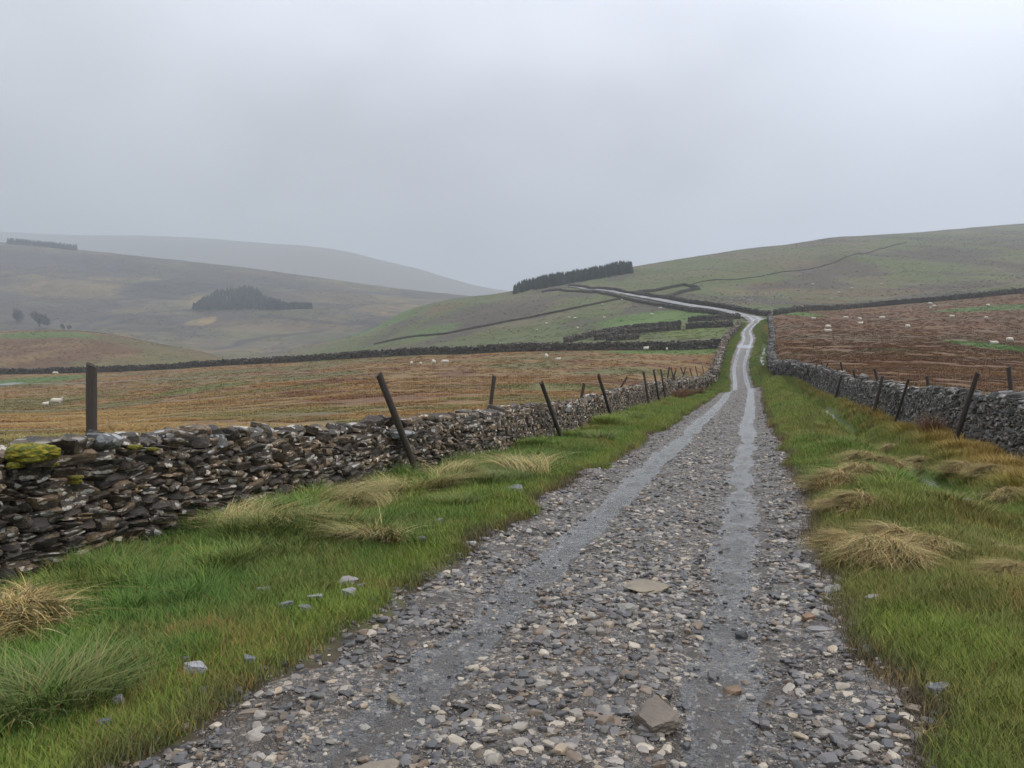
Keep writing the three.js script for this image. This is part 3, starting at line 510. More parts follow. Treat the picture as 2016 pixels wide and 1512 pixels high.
const leftWall = dryStoneWall({ seed: 11, path: leftPath, height: leftH, sides: [1, -1], singleSide: 1, size: d => 0.92 + 1.9 * sst(22, 110, d), flat: 1.3, tint: tintWarm, mat: M.wall, singles: 300, singleMats: tintMats(stoneTex, tintWarm, 9, 5, 0.7), label: 'dark lichened dry stone wall close beside the green verge, with posts leaning on it' });
console.log('left wall', leftWall.stones.length);
const rightPath = pathOf(along(rightX, -2, 224, d => d < 30 ? 0.5 : 1.5));
const rightH = s => { const p = rightPath.at(s); return 0.90 + 0.20 * (fbm(s * 0.3, 5, 3, 91) - 0.5) - 0.25 * hump(p.d, 31, 1.6); };
const rightWall = dryStoneWall({ seed: 12, path: rightPath, height: rightH, sides: [-1, 1], singleSide: -1, singleFrom: 12, size: d => 0.95 + 1.7 * sst(22, 110, d), flat: 1.15, tint: tintGrey, mat: M.greywall, singles: 300, singleMats: tintMats(greyTex, tintGrey, 7, 6, 0.6), label: 'grey slabby dry stone wall beyond the ditch, beside the red-brown pasture' });
console.log('right wall', rightWall.stones.length);
// walls of the fields further off
const byPx = (pts) => pathOf(pts.map(([px, py, dmin = 140, dmax = 720]) => { const p = pickG(px, py, dmin, dmax); return [p.x, p.d]; }));
const byD = pts => { const us = pchip(pts.map((_, i) => i), pts.map(p => uOf(p[0]))), ds = pchip(pts.map((_, i) => i), pts.map(p => p[1])), o = []; for (let t = 0; t <= pts.length - 1; t += 0.1) o.push([us(t) * ds(t), ds(t)]); return pathOf(o); };
let wseed = 40;
function farWall(path, h, k, label) { const sd = wseed++; dryStoneWall({ seed: sd, path, coarse: true, res: 0.1, height: s => h * (1 + 0.25 * (fbm(s * 0.15, sd, 3, 92) - 0.5)), sides: [1, -1], size: () => k, thick: 0.75, tint: r => { const v = 0.36 + 0.5 * r(); return [v, v, v * 1.02]; }, mat: M.wall, label, group: undefined }); }
farWall(byD([[-260, 225], [-80, 215], [0, 206], [300, 204], [450, 194], [600, 190], [719, 170], [820, 165], [920, 160], [1010, 155], [1130, 150], [1250, 148], [1340, 147], [1421, 146]]), 1.25, 3.6, 'long dark stone wall along the far side of the rough brown pasture');
farWall(byPx([[1111, 676], [1167, 663], [1222, 653], [1342, 641]]), 1.15, 3.4, 'curved stone wall sweeping down to the pasture wall');
farWall(byPx([[1355, 635], [1400, 632], [1453, 627]]), 1.15, 3.4, 'short stone wall below the bend in the track');
farWall(byPx([[1172, 671], [1222, 662], [1280, 655], [1340, 650]]), 1.15, 3.4, 'stone wall inside the curved wall, ending at the field gap');
farWall(byPx([[1351, 649], [1400, 646], [1442, 643]]), 1.15, 3.4, 'stone wall from the field gap to the trackside wall');
farWall(byPx([[1194, 673], [1225, 670], [1258, 667]]), 0.9, 3.4, 'ruined stub of wall in the small green field');
farWall(byPx([[1457, 627, 190], [1417, 623], [1370, 615], [1328, 608], [1280, 600], [1236, 592], [1205, 584], [1178, 577], [1117, 573], [1067, 574]]), 0.95, 3.4, 'stone wall on the downhill side of the climbing track');
farWall(byPx([[1517, 622, 200], [1480, 617], [1444, 611], [1385, 601], [1319, 590], [1250, 580], [1222, 574], [1194, 569], [1119, 566]]), 1.2, 3.8, 'stone wall on the uphill side of the climbing track');
farWall(byPx([[737, 677], [817, 662], [876, 657], [940, 645], [997, 633], [1060, 621], [1111, 612], [1170, 600], [1228, 590]]), 0.6, 2.4, 'thin stone wall slanting across the green hillside');
farWall(byPx([[1255, 578], [1300, 570], [1347, 561], [1372, 564], [1376, 570], [1345, 577], [1317, 587]]), 1.15, 4, 'wall of the small enclosure above the track');
farWall(byPx([[1350, 561], [1430, 553], [1507, 543], [1560, 534], [1611, 524], [1698, 503], [1740, 490], [1785, 472]]), 0.30, 1.7, 'faint wall climbing towards the hilltop');
farWall(byPx([[1524, 621, 190], [1594, 612], [1698, 606], [1837, 594], [1930, 586], [2016, 577], [2150, 565]]), 1.35, 3.8, 'long stone wall between the red-brown pasture and the hill');
console.log('far walls done');

// a mossy stone and a few marked ones on the left wall
function wallPoint(px, py, side = 1, out = 0.25) { // where a sight line meets the left wall's road face
  const { u, t } = ray(px, py); let d = 3; for (; d < 120; d += 0.01) if (u * d > leftX(d) + out / COSR) continue; else break; return null;
}
function hitLeft(px, py, out) { const { u, t } = ray(px, py); for (let d = 60; d > 3; d -= 0.01) if (u * d - leftX(d) > out / COSR) return new THREE.Vector3(u * d, t * d, -d); return new THREE.Vector3(0, 0, 0); }
const dirL = new THREE.Vector3(0.30, 0, -1).normalize();
function setStone(px, py, w, h, dep, out, tilt, gi, mat, name = 'cope_stone') { const o = hitLeft(px, py, out), m = new THREE.Mesh(worn[gi % worn.length], mat); m.name = name; stoneMatrix(o, dirL.x, dirL.z, tilt, 0.1, 0.05, w, h, dep).decompose(m.position, m.quaternion, m.scale); leftWall.grp.add(m); return m; }
const paleStone = tintMats(greyTex, () => [1.9, 1.95, 1.85], 2, 9, 0.7);
setStone(205, 872, 0.29, 0.19, 0.28, 0.1, 0.05, 3, paleStone[0]); setStone(135, 876, 0.22, 0.16, 0.3, 0.1, 0.1, 6, leftWall.grp.children[9].material);
setStone(420, 868, 0.20, 0.15, 0.26, 0.1, -0.2, 8, paleStone[1]); setStone(60, 878, 0.34, 0.10, 0.36, 0.05, 0.1, 12, leftWall.grp.children[14].material);
setStone(795, 855, 0.42, 0.13, 0.36, 0.32, -0.06, 15, paleStone[0], 'ledge_stone'); setStone(1107, 803, 0.52, 0.17, 0.5, 0.05, 0.25, 9, paleStone[1]);
{
  const base = setStone(62, 905, 0.24, 0.11, 0.3, 0.2, 0.0, 4, leftWall.grp.children[20].material);
  const r = makeRng(77), geo = new THREE.SphereGeometry(0.5, 48, 28), p = geo.attributes.position, v = new THREE.Vector3();
  for (let i = 0; i < p.count; i++) { v.fromBufferAttribute(p, i); const n = 1 + 0.35 * (fbm(v.x * 8 + v.z * 5 + 4, v.y * 8 - v.z * 6, 3, 66) - 0.5) + 0.12 * (fbm(v.x * 34 + v.z * 21, v.y * 34 - v.z * 27, 2, 67) - 0.5); const q = Math.pow(Math.pow(Math.abs(v.x * 2), 3) + Math.pow(Math.abs(v.y * 2), 3) + Math.pow(Math.abs(v.z * 2), 3), -1 / 3); v.multiplyScalar(n * q); p.setXYZ(i, v.x, v.y, v.z); }
  geo.computeVertexNormals();
  const mossTex = dataTex(128, (u, w) => { const n = tfbm(u, w, 8, 4, 55), g = tfbm(u, w, 32, 2, 59); return S(mixc([0.20, 0.17, 0.012], [0.07, 0.08, 0.008], sst(0.4, 0.6, n)).map(c => c * (0.6 + 0.8 * g))); }, true); mossTex.repeat.set(3, 2);
  const moss = new THREE.Mesh(geo, new THREE.MeshStandardMaterial({ map: mossTex, roughness: 1, bumpMap: mossTex, bumpScale: 0.02 })); moss.name = 'moss_cushion'; moss.userData.label = 'bright yellow-green moss cushion on a cope stone';
  moss.position.copy(base.position).add(new THREE.Vector3(0.02, 0.055, 0.03)); moss.quaternion.copy(base.quaternion); moss.scale.set(0.34, 0.14, 0.32); leftWall.grp.add(moss);
  for (const [px, py, w, h] of [[30, 916, 0.12, 0.05], [100, 915, 0.10, 0.04], [150, 940, 0.09, 0.03], [265, 880, 0.13, 0.04], [300, 884, 0.09, 0.03], [148, 948, 0.06, 0.05]]) { const q = new THREE.Mesh(geo, moss.material); q.name = 'moss_cushion'; q.position.copy(hitLeft(px, py, 0.24)); q.quaternion.copy(base.quaternion); q.scale.set(w, h, 0.10); leftWall.grp.add(q); }
}

// ------------------------------------------------------------------ gravel and loose rocks
const stoneTint = [[0.137, 0.124, 0.112], [0.293, 0.259, 0.215], [0.079, 0.076, 0.076], [0.419, 0.360, 0.279], [0.170, 0.124, 0.084], [0.112, 0.101, 0.096], [0.237, 0.208, 0.175], [0.053, 0.050, 0.048], [0.335, 0.264, 0.181], [0.127, 0.120, 0.116]];
const stoneMix = [0, 0, 2, 2, 5, 5, 5, 6, 6, 7, 9, 9, 4, 4, 1, 1, 3, 8];
const grit = dataTex(256, (u, v) => { const n = tfbm(u, v, 6, 5, 97), k = 0.62 + 0.6 * n; return [k, k, k]; }, false);
const pebMats = stoneTint.map(c => new THREE.MeshStandardMaterial({ color: new THREE.Color().setRGB(c[0] * 1.1, c[1] * 1.1, c[2] * 1.1), map: grit, roughness: 0.42, bumpMap: stoneBump, bumpScale: 0.004 }));
const pebInst = new THREE.MeshStandardMaterial({ map: grit, roughness: 0.42 });
{
  const rng = makeRng(21), pts = [];
  const add = (n, d0, d1, a, b, flat) => { for (let i = 0; i < n; i++) { const d = d0 * Math.pow(d1 / d0, rng()), l = (rng() * 2 - 1) * 2.1; { const ed = Math.abs(l) + edgeN(l, d) - 1.45; if (ed > 0 && rng() < 0.25 + 1.3 * ed) continue; } const rut = Math.max(hump(l, RUTS[0], 0.22), hump(l, RUTS[1], 0.22)); if (rng() < rut * (0.4 + 0.58 * sst(4, 12, d))) continue; const k = a + (b - a) * Math.pow(rng(), 5.5) * (1 - 0.6 * rut); pts.push({ d, l, k }); } };
  add(42000, 1.6, 7, 0.006, 0.062); add(40000, 5, 16, 0.008, 0.064); add(30000, 14, 60, 0.014, 0.07); add(80000, 1.6, 8, 0.003, 0.012);
  add(700, 1.8, 20, 0.035, 0.10); add(6000, 60, 216, 0.04, 0.10);
  pts.forEach(p => { p.x = roadX(p.d) + p.l / COSR; const f = { s: p.d / COSR + 12.5 }; p.y = ground(p.x, p.d) + Math.max(0.0, trackRelief(p.l, (p.d + 12) / COSR, p.d)); const wet = Math.max(hump(p.l, RUTS[0], 0.3), hump(p.l, RUTS[1], 0.3)); if (wet > 0.35 && rng() < 0.34 - 0.29 * sst(5, 15, p.d)) p.y = Math.max(p.y, ground(p.x, p.d) + 0.016 + p.k * 0.12); p.seen = p.d > 2.6 && Math.abs(p.x / p.d) < 0.64 ? p.k / p.d : 0; });
  const cut = pts.map(p => p.seen).sort((a, b) => b - a)[299];
  const inst = pebbles.map(() => []), q = new THREE.Quaternion(), e = new THREE.Euler();
  for (const p of pts) {
    const gi = Math.floor(rng() * pebbles.length), sx = p.k * (0.9 + 0.7 * rng()), sy = p.k * (0.35 + 0.45 * rng()), sz = p.k * (0.8 + 0.5 * rng());
    const m = new THREE.Matrix4().compose(new THREE.Vector3(p.x, p.y + sy * (-0.2 + 0.42 * rng()), -p.d), q.setFromEuler(e.set((rng() - 0.5) * 0.6, rng() * 6.3, (rng() - 0.5) * 0.6)).clone(), new THREE.Vector3(sx, sy, sz));
    const c = stoneMix[Math.floor(rng() * stoneMix.length)];
    if (p.seen >= cut) { const s = new THREE.Mesh(pebbles[gi], pebMats[c]); s.name = 'stone'; m.decompose(s.position, s.quaternion, s.scale); track.add(s); }
    else { const k3 = 0.65 + 0.6 * rng(); inst[gi].push([m, stoneTint[c].map(v => v * k3)]); }
  }
  const grp = new THREE.Group(); grp.name = 'gravel'; grp.userData.kind = 'stuff'; track.add(grp); const col = new THREE.Color();
  inst.forEach((a, i) => { const im = new THREE.InstancedMesh(pebbles[i], pebInst, a.length); im.name = 'loose_gravel'; im.userData.kind = 'stuff'; a.forEach(([m, c], k) => { im.setMatrixAt(k, m); im.setColorAt(k, col.setRGB(...c)); }); grp.add(im); });
}
function looseRock(px, py, w, h, dep, yaw, tilt, color, label, seed, sink = 0.3, group) {
  const p = pickG(px, py, 1.5, 80), l = lat(p.x, p.d), y = ground(p.x, p.d) + (Math.abs(l) < 1.6 ? trackRelief(l, (p.d + 12) / COSR, p.d) : 0.02);
  const m = new THREE.Mesh(facetRock(makeRng(seed * 31), 9, 13, 0.07, seed + 60, 0.8), new THREE.MeshStandardMaterial({ color: new THREE.Color().setRGB(...color), map: grit, roughness: 0.68, bumpMap: stoneBump, bumpScale: 0.02 }));
  m.scale.set(w, h, dep); m.position.set(p.x, y + h * (0.5 - sink), -p.d); m.rotation.set(tilt, yaw, tilt * 0.6);
  return thing(m, 'rock', label, 'rock', group);
}
const grey1 = [0.27, 0.265, 0.26], grey2 = [0.17, 0.17, 0.18], tanR = [0.24, 0.20, 0.14], brownR = [0.155, 0.125, 0.095];
looseRock(1290, 1412, 0.19, 0.085, 0.22, 0.45, 0.06, brownR, 'large flat brown rock lying on the track, biggest beside the right rut', 1, 0.05);
looseRock(1272, 1158, 0.30, 0.05, 0.30, -0.7, 0.02, tanR, 'long pale tan slab sunk in the crown of the track', 2, 0.3);
looseRock(1443, 1342, 0.095, 0.05, 0.07, 0.2, 0.0, [0.20, 0.13, 0.08], 'small orange-brown rock in the water of the right rut', 3, 0.1);
looseRock(1460, 1236, 0.075, 0.05, 0.06, 0.6, 0.2, [0.05, 0.05, 0.054], 'small dark pointed rock in the water of the right rut', 4, 0.1);
looseRock(738, 1512, 0.20, 0.11, 0.16, 0.1, 0.0, [0.24, 0.20, 0.15], 'rounded buff boulder at the edge of the left rut', 5, 0.35);
looseRock(780, 1362, 0.13, 0.05, 0.05, -0.8, 0.3, tanR, 'narrow tan shard standing at the edge of the left rut', 6, 0.2);
looseRock(1232, 1195, 0.14, 0.05, 0.11, 0.3, 0, [0.25, 0.24, 0.21], 'flat pale rock on the crown behind the tan slab', 7, 0.3);
looseRock(685, 1161, 0.15, 0.06, 0.10, 0.35, 0.12, [0.29, 0.26, 0.25], 'pinkish flat rock on the green verge, largest of three together', 8, 0.1);
looseRock(688, 1181, 0.10, 0.06, 0.08, -0.5, 0.1, grey1, 'pale lumpy rock just below the pinkish flat rock', 9, 0.2);
looseRock(707, 1164, 0.09, 0.03, 0.07, 0.1, 0, grey2, 'small grey rock right of the pinkish flat rock', 10, 0.2);
looseRock(940, 1062, 0.24, 0.06, 0.10, -0.45, 0.1, [0.36, 0.36, 0.35], 'long white rock lying on the short green grass', 11, 0.1);
looseRock(880, 1076, 0.13, 0.035, 0.08, -0.2, 0, grey1, 'thin flat rock left of the long white rock', 12, 0.2);
looseRock(928, 1077, 0.10, 0.04, 0.07, 0.3, 0, [0.33, 0.33, 0.31], 'small pale rock under the long white rock', 13, 0.2);
looseRock(828, 1083, 0.09, 0.06, 0.08, 0.9, 0.2, grey2, 'grey knob of rock poking from the green verge', 14, 0.2);
looseRock(866, 1046, 0.08, 0.10, 0.07, 0.3, 0.5, grey2, 'upright grey rock in the grass', 15, 0.3);
looseRock(1006, 980, 0.30, 0.08, 0.2, 0.1, 0.1, grey2, 'dark flat rock in the grass by the rush clump', 16, 0.3);
looseRock(384, 1340, 0.13, 0.055, 0.09, -0.2, 0.05, [0.33, 0.33, 0.34], 'pale grey rock in the grass near the gravel edge', 17, 0.2);
looseRock(366, 1325, 0.06, 0.04, 0.05, 0.3, 0, [0.09, 0.095, 0.11], 'dark bluish pebble beside the pale grey rock', 18, 0.2);
looseRock(492, 1313, 0.07, 0.055, 0.06, 0.2, 0, [0.16, 0.17, 0.20], 'round blue-grey stone at the edge of the gravel', 19, 0.2);
looseRock(232, 1398, 0.06, 0.06, 0.05, 0.4, 0.2, grey1, 'pale pointed stone standing in the yellowish turf', 20, 0.2);
looseRock(206, 1442, 0.065, 0.05, 0.06, 0.8, 0, [0.10, 0.105, 0.12], 'dark stone in the turf below the pale pointed stone', 21, 0.2);
looseRock(561, 1213, 0.10, 0.06, 0.08, 0.8, 0, grey2, 'grey stone half buried in the verge turf', 22, 0.25);
looseRock(620, 1195, 0.11, 0.035, 0.08, 0.1, 0, grey1, 'thin pale stone lying on the verge turf', 23, 0.2);
looseRock(602, 1213, 0.09, 0.035, 0.06, 0.1, 0, grey2, 'thin grey stone below the thin pale stone', 24, 0.2);
looseRock(518, 1186, 0.10, 0.03, 0.07, 0.1, 0, grey2, 'grey sliver of stone in the lush grass', 25, 0.2);
looseRock(1640, 1165, 0.20, 0.05, 0.10, 0.35, 0.1, [0.28, 0.27, 0.25], 'flat pale slab at the right edge of the gravel', 26, 0.2);
looseRock(1585, 1128, 0.11, 0.08, 0.09, 0.2, 0.1, [0.36, 0.34, 0.31], 'whitish block at the foot of the straw tussock', 27, 0.2);
looseRock(1723, 1199, 0.13, 0.03, 0.06, 0.2, 0, [0.36, 0.36, 0.34], 'thin white stone on the right-hand turf', 28, 0.2);
looseRock(1881, 1027, 0.36, 0.05, 0.10, 0.0, 0.0, [0.20, 0.20, 0.18], 'long thin grey slab lying in the right-hand grass', 29, 0.05);
looseRock(1850, 1395, 0.11, 0.05, 0.06, 0.5, 0.1, [0.17, 0.175, 0.19], 'bluish stone in the turf beside a white one', 30, 0.2);
looseRock(1832, 1385, 0.05, 0.045, 0.045, 0.5, 0.1, [0.42, 0.42, 0.40], 'small white stone beside a bluish one', 31, 0.2);
looseRock(1591, 1220, 0.085, 0.06, 0.06, 0.3, 0.1, [0.25, 0.15, 0.09], 'orange stone among the grey gravel', 32, 0.2);
looseRock(1612, 1240, 0.17, 0.03, 0.11, 0.1, 0, [0.22, 0.21, 0.20], 'flat grey slab on the gravel below the orange stone', 33, 0.2);
looseRock(1615, 1008, 0.14, 0.05, 0.10, 0.1, 0, grey1, 'pale flat stone at the turf edge under the tussocks', 34, 0.2);
console.log('gravel done');

// ------------------------------------------------------------------ grass
function bladeGeo(rng, n, o) {          // o: R spread, H height, lean, width, cols, segs, droop
  const pos = [], col = [], idx = [];
  for (let b = 0; b < n; b++) {
    const a = rng() * 6.2832, r = o.R * Math.sqrt(rng()), x0 = Math.cos(a) * r, z0 = Math.sin(a) * r, h = o.H * (0.45 + 0.75 * rng()) * (o.stray && rng() < o.stray ? 1.7 : 1), dir = o.comb !== undefined && rng() < 0.86 ? o.comb + (rng() - 0.5) * 0.9 + 5 * (fbm(x0 * 5 + 7, z0 * 5 + n * 0.01, 2, 190) - 0.5) : (o.away ? a : rng() * 6.2832) + (rng() - 0.5) * 1.4, le = (o.lean * (0.3 + rng())) * h, dr = o.droop || 0, w = o.width * (0.7 + 0.6 * rng());
    if (o.comb !== undefined) { /* swept one way */ } const y00 = o.dome ? o.dome * (1 - (r / o.R) * (r / o.R)) : 0; const dx = Math.cos(dir), dz = Math.sin(dir), px = -dz * w, pz = dx * w, c0 = o.cols[Math.floor(rng() * o.cols.length)], k = 0.75 + 0.5 * rng(), S0 = o.segs, base = pos.length / 3;
    for (let s = 0; s <= S0; s++) { const t = s / S0, ww = 1 - t * 0.92, y = y00 + h * (t - dr * t * t), out = le * (t * 0.3 + t * t); pos.push(x0 + dx * out - px * ww, y, z0 + dz * out - pz * ww, x0 + dx * out + px * ww, y, z0 + dz * out + pz * ww); col.push(c0[0] * k, c0[1] * k, c0[2] * k, c0[0] * k, c0[1] * k, c0[2] * k); if (s < S0) { const q = base + s * 2; idx.push(q, q + 1, q + 2, q + 1, q + 3, q + 2); } }
  }
  const g = new THREE.BufferGeometry(); g.setAttribute('position', new THREE.Float32BufferAttribute(pos, 3)); g.setAttribute('color', new THREE.Float32BufferAttribute(col, 3)); g.setIndex(idx); g.computeVertexNormals(); return g;
}
const W1 = [[1, 1, 1], [1.12, 1.05, 0.9], [0.9, 1.0, 0.95], [1.25, 1.1, 0.8], [0.8, 0.9, 0.8]];
const gr = makeRng(99);
const turf = [0, 1, 2].map(() => bladeGeo(gr, 34, { R: 0.085, H: 0.06, lean: 0.7, width: 0.0021, cols: W1, segs: 2 }));
const tall = [0, 1, 2].map(() => bladeGeo(gr, 40, { R: 0.10, H: 0.16, lean: 0.75, width: 0.0024, cols: W1, segs: 4, droop: 0.25, away: true }));
const rough = [0, 1, 2].map(() => bladeGeo(gr, 26, { R: 0.22, H: 0.26, lean: 0.9, width: 0.011, cols: W1, segs: 2, droop: 0.2, away: true }));
function scatter(name, label, variants, list) {
  const g = new THREE.Group(); g.name = numbered(name); g.userData = { kind: 'stuff', label, category: 'grass' }; scene.add(g);
  const by = variants.map(() => []); list.forEach((p, i) => by[i % variants.length].push(p)); const m = new THREE.Matrix4(), q = new THREE.Quaternion(), e = new THREE.Euler(), c = new THREE.Color();
  variants.forEach((v, k) => { const im = new THREE.InstancedMesh(v, M.grass, by[k].length); im.name = name + '_tufts'; im.userData.kind = 'stuff'; by[k].forEach((p, i) => { m.compose(new THREE.Vector3(p.x, p.y, -p.d), q.setFromEuler(e.set((p.tx || 0), p.r, (p.tz || 0))), new THREE.Vector3(p.s, p.s * p.h, p.s)); im.setMatrixAt(i, m); im.setColorAt(i, c.setRGB(...p.c)); }); g.add(im); });
}
{
  const rng = makeRng(31), short = [], long = [];
  const put = (n, d0, d1, sc) => { for (let i = 0; i < n; i++) {
    const d = d0 * Math.pow(d1 / d0, rng()), L = leftX(d) + 0.32, R = rightX(d) - 0.35, left = rng() < 0.45, e = 1.5 / COSR;
    const x = left ? lerp(L, roadX(d) - e, rng()) : lerp(roadX(d) + e, R, rng()), l = lat(x, d); if (Math.abs(x / d) > 0.82) continue;
    const n3 = fbm(x * 0.9, d * 0.9, 3, 103), nb = fbm(x * 1.7, d * 1.7, 3, 140), edge = Math.abs(l) + edgeN(l, d) - 1.5;
    if (edge < 0 || rng() > sst(0.05, 0.40, edge) + 0.22) continue;
    if (nb < 0.27 && rng() < 0.8) continue; if (l > 3 && inDitch(x, d)) continue;
    const kk = 1.25 + 0.7 * rng(); let c = groundColor(x, d).map(v => v * kk); if (rng() < (left ? 0.07 + 0.2 * sst(0.58, 0.72, fbm(x * 1.1 + 9, d * 1.1, 3, 141)) : 0.07 + 0.28 * sst(0.56, 0.7, fbm(x * 1.1 + 9, d * 1.1, 3, 141)) * sst(2.0, 2.8, l))) { const k2 = 0.6 + 0.5 * rng(); c = C.straw.map(v => v * k2); }
    const lush = left ? sst(-2.4, -3.2, l) * sst(0.50, 0.68, nb) * sst(3, 6.5, d) * 0.8 : sst(3.9, 4.6, l) * sst(0.45, 0.65, nb) * 0.5 + sst(2.2, 2.8, l) * sst(0.58, 0.7, nb) * 0.3;
    const p = { x, d, y: ground(x, d) - 0.006, r: rng() * 6.28, s: sc * (0.75 + 0.6 * rng()), h: 0.75 + 0.5 * rng(), c, tx: (rng() - 0.5) * 0.3, tz: (rng() - 0.5) * 0.3 };
    if (rng() < lush * 0.75) { p.h *= 0.7 + 0.5 * lush; p.s /= 1 + 0.4 * sst(9, 40, d); long.push(p); } else short.push(p);
  } };
  put(52000, 1.7, 9, 1); put(42000, 7, 26, 1.35); put(30000, 22, 90, 2.1); put(10000, 80, 216, 4);
  scatter('verge_turf', 'short wet turf of both verges', turf, short); scatter('verge_grass', 'longer lush grass of both verges', tall, long);
  console.log('turf', short.length, long.length);
  const fieldL = [], fieldR = [], hill = [];
  for (let i = 0; i < 85000; i++) { const d = 6 * Math.pow(200 / 6, rng()), u = -0.8 + rng() * 1.08, x = u * d; if (x > leftX(d) - 0.55 || d > pastureEnd(u)) continue; const q = fbm(x * 0.35, d * 0.35, 3, 150); if (q < 0.36) continue; const kk = 0.95 + 0.5 * rng(), c = groundColor(x, d).map(v => v * kk); fieldL.push({ x, d, y: ground(x, d) - 0.02, r: rng() * 6.28, s: (0.5 + 0.6 * rng()) * (1 + sst(15, 120, d) * 0.8), h: 0.28 + 0.32 * q, c }); }
  for (let i = 0; i < 80000; i++) { const d = 12 * Math.pow(265 / 12, rng()), u = 0.25 + rng() * 0.55, x = u * d; if (x < rightX(Math.min(d, 224)) + 0.55 || (d > 215 && u < 0.345) || d > rushEnd(clamp(u, 0.33, 0.75))) continue; const q = fbm(x * 0.35, d * 0.35, 3, 151); if (q < 0.34) continue; const kk = 0.95 + 0.5 * rng(), c = groundColor(x, d).map(v => v * kk); fieldR.push({ x, d, y: ground(x, d) - 0.02, r: rng() * 6.28, s: (0.6 + 0.6 * rng()) * (1 + sst(15, 120, d) * 0.8), h: 0.28 + 0.32 * q, c }); }
  for (let i = 0; i < 52000; i++) { const d = 150 * Math.pow(900 / 150, rng()), u = -0.35 + rng() * 1.1, x = u * d; if (d < 225 && x > leftX(d) - 2 && x < rightX(d) + 2) continue; if (u < 0.28 && d < pastureEnd(clamp(u, -0.8, 0.32)) + 3) continue; if (u > 0.325 && d < rushEnd(clamp(u, 0.33, 0.75)) + 3) continue; const q = fbm(x * 0.08, d * 0.08, 4, 152); if (q < 0.42) continue; const kk = 0.85 + 0.4 * rng(), c = groundColor(x, d).map(v => v * kk); hill.push({ x, d, y: ground(x, d) - 0.05, r: rng() * 6.28, s: (1.0 + 1.6 * rng()) * (1 + sst(200, 800, d) * 0.6), h: 0.3 + 0.3 * q, c }); }
  scatter('pasture_grass', 'rough brown and green grass of the pasture behind the dark wall', rough, fieldL); scatter('rush_pasture', 'red-brown rushy grass of the pasture behind the grey wall', rough, fieldR); scatter('hill_grass', 'coarse grass of the green hillside', rough, hill);
}
{ // heather and rush clumps on the fell and the low hill
  const rng = makeRng(37), a = [], b = [];
  for (let i = 0; i < 26000; i++) { const d = 640 + 1100 * rng(), u = -0.72 + rng() * 0.7, x = u * d, q = fbm(x * 0.012, d * 0.008, 4, 153); if (q < 0.45) continue; const k = rng(), c = mixc(C.heather, C.moor, k * k).map(v => v * 0.85); a.push({ x, d, y: fell.h(x, d) + 14 * (fbm(x * 0.007, d * 0.007, 4, 61) - 0.5) * (1 - sst(1350, 1600, d) * 0.8) + 2.5 * (fbm(x * 0.04, d * 0.04, 3, 62) - 0.5) - 0.2, r: rng() * 6.28, s: 5 + 8 * rng() * rng(), h: 0.28, c }); }
  for (let i = 0; i < 9000; i++) { const d = 270 + 190 * rng(), u = -0.75 + rng() * 0.42, x = u * d, q = fbm(x * 0.04, d * 0.03, 3, 154); if (q < 0.42) continue; const k = rng(), c = mixc(C.redbrown, C.tan, k * k).map(v => v * 0.9); b.push({ x, d, y: knoll.h(x, d) + 1.2 * (fbm(x * 0.03, d * 0.03, 4, 63) - 0.5) - 0.05, r: rng() * 6.28, s: 1.5 + 2.5 * rng() * rng(), h: 0.35, c }); }
  scatter('moor_heather', 'heather and rushes of the moorland hillside', rough, a); scatter('knoll_grass', 'coarse grass of the low brown hill', rough, b);
}
// tussocks one can pick out
const strawC = [[0.40, 0.31, 0.12], [0.15, 0.17, 0.04], [0.40, 0.29, 0.11], [0.33, 0.215, 0.065], [0.25, 0.16, 0.045], [0.50, 0.40, 0.19], [0.16, 0.14, 0.035], [0.13, 0.08, 0.03]], greenC = [[0.09, 0.14, 0.024], [0.075, 0.12, 0.02], [0.12, 0.16, 0.034], [0.11, 0.14, 0.034], [0.22, 0.18, 0.07]], mixC = [strawC[0], strawC[2], strawC[5], strawC[0], strawC[5], strawC[3], strawC[2]].concat(greenC.slice(0, 4)), rustC = [[0.13, 0.055, 0.022], [0.10, 0.042, 0.018], [0.17, 0.085, 0.035]];
const tr = makeRng(123);
const strawT = [0, 1, 2].map(() => bladeGeo(tr, 2600, { R: 0.33, H: 0.17, lean: 1.5, width: 0.0034, cols: strawC, segs: 6, droop: 0.95, away: true, comb: 2.6, dome: 0.20, stray: 0.14 }));
const mixT = [0, 1, 2].map(() => bladeGeo(tr, 900, { R: 0.22, H: 0.40, lean: 0.95, width: 0.0030, cols: mixC, segs: 6, droop: 0.5, away: true, comb: 0.4 }));
const greenT = [0, 1].map(() => bladeGeo(tr, 520, { R: 0.24, H: 0.32, lean: 0.75, width: 0.0034, cols: greenC, segs: 5, droop: 0.35, away: true }));
const rustT = [0, 1].map(() => bladeGeo(tr, 700, { R: 0.22, H: 0.45, lean: 0.5, width: 0.0028, cols: rustC, segs: 4, droop: 0.15, away: true }));
function tussock(px, py, geos, s, h, label, group, i = 0, dmin = 2) {
  const p = dmin === 'here' ? { x: px, d: py } : pickG(px, py, dmin, 130), m = new THREE.Mesh(geos[i % geos.length], M.grass); m.position.copy(P3(p.x, p.d, -0.02)); m.scale.set(s, s * h, s); m.rotation.y = geos === strawT ? (i % 5 - 2) * 0.6 : i * 2.4; return thing(m, 'grass_tussock', label, 'tussock', group);
}
const gs = 'straw tussocks along the right-hand bank', gl = 'pale and green tussocks at the foot of the dark wall';
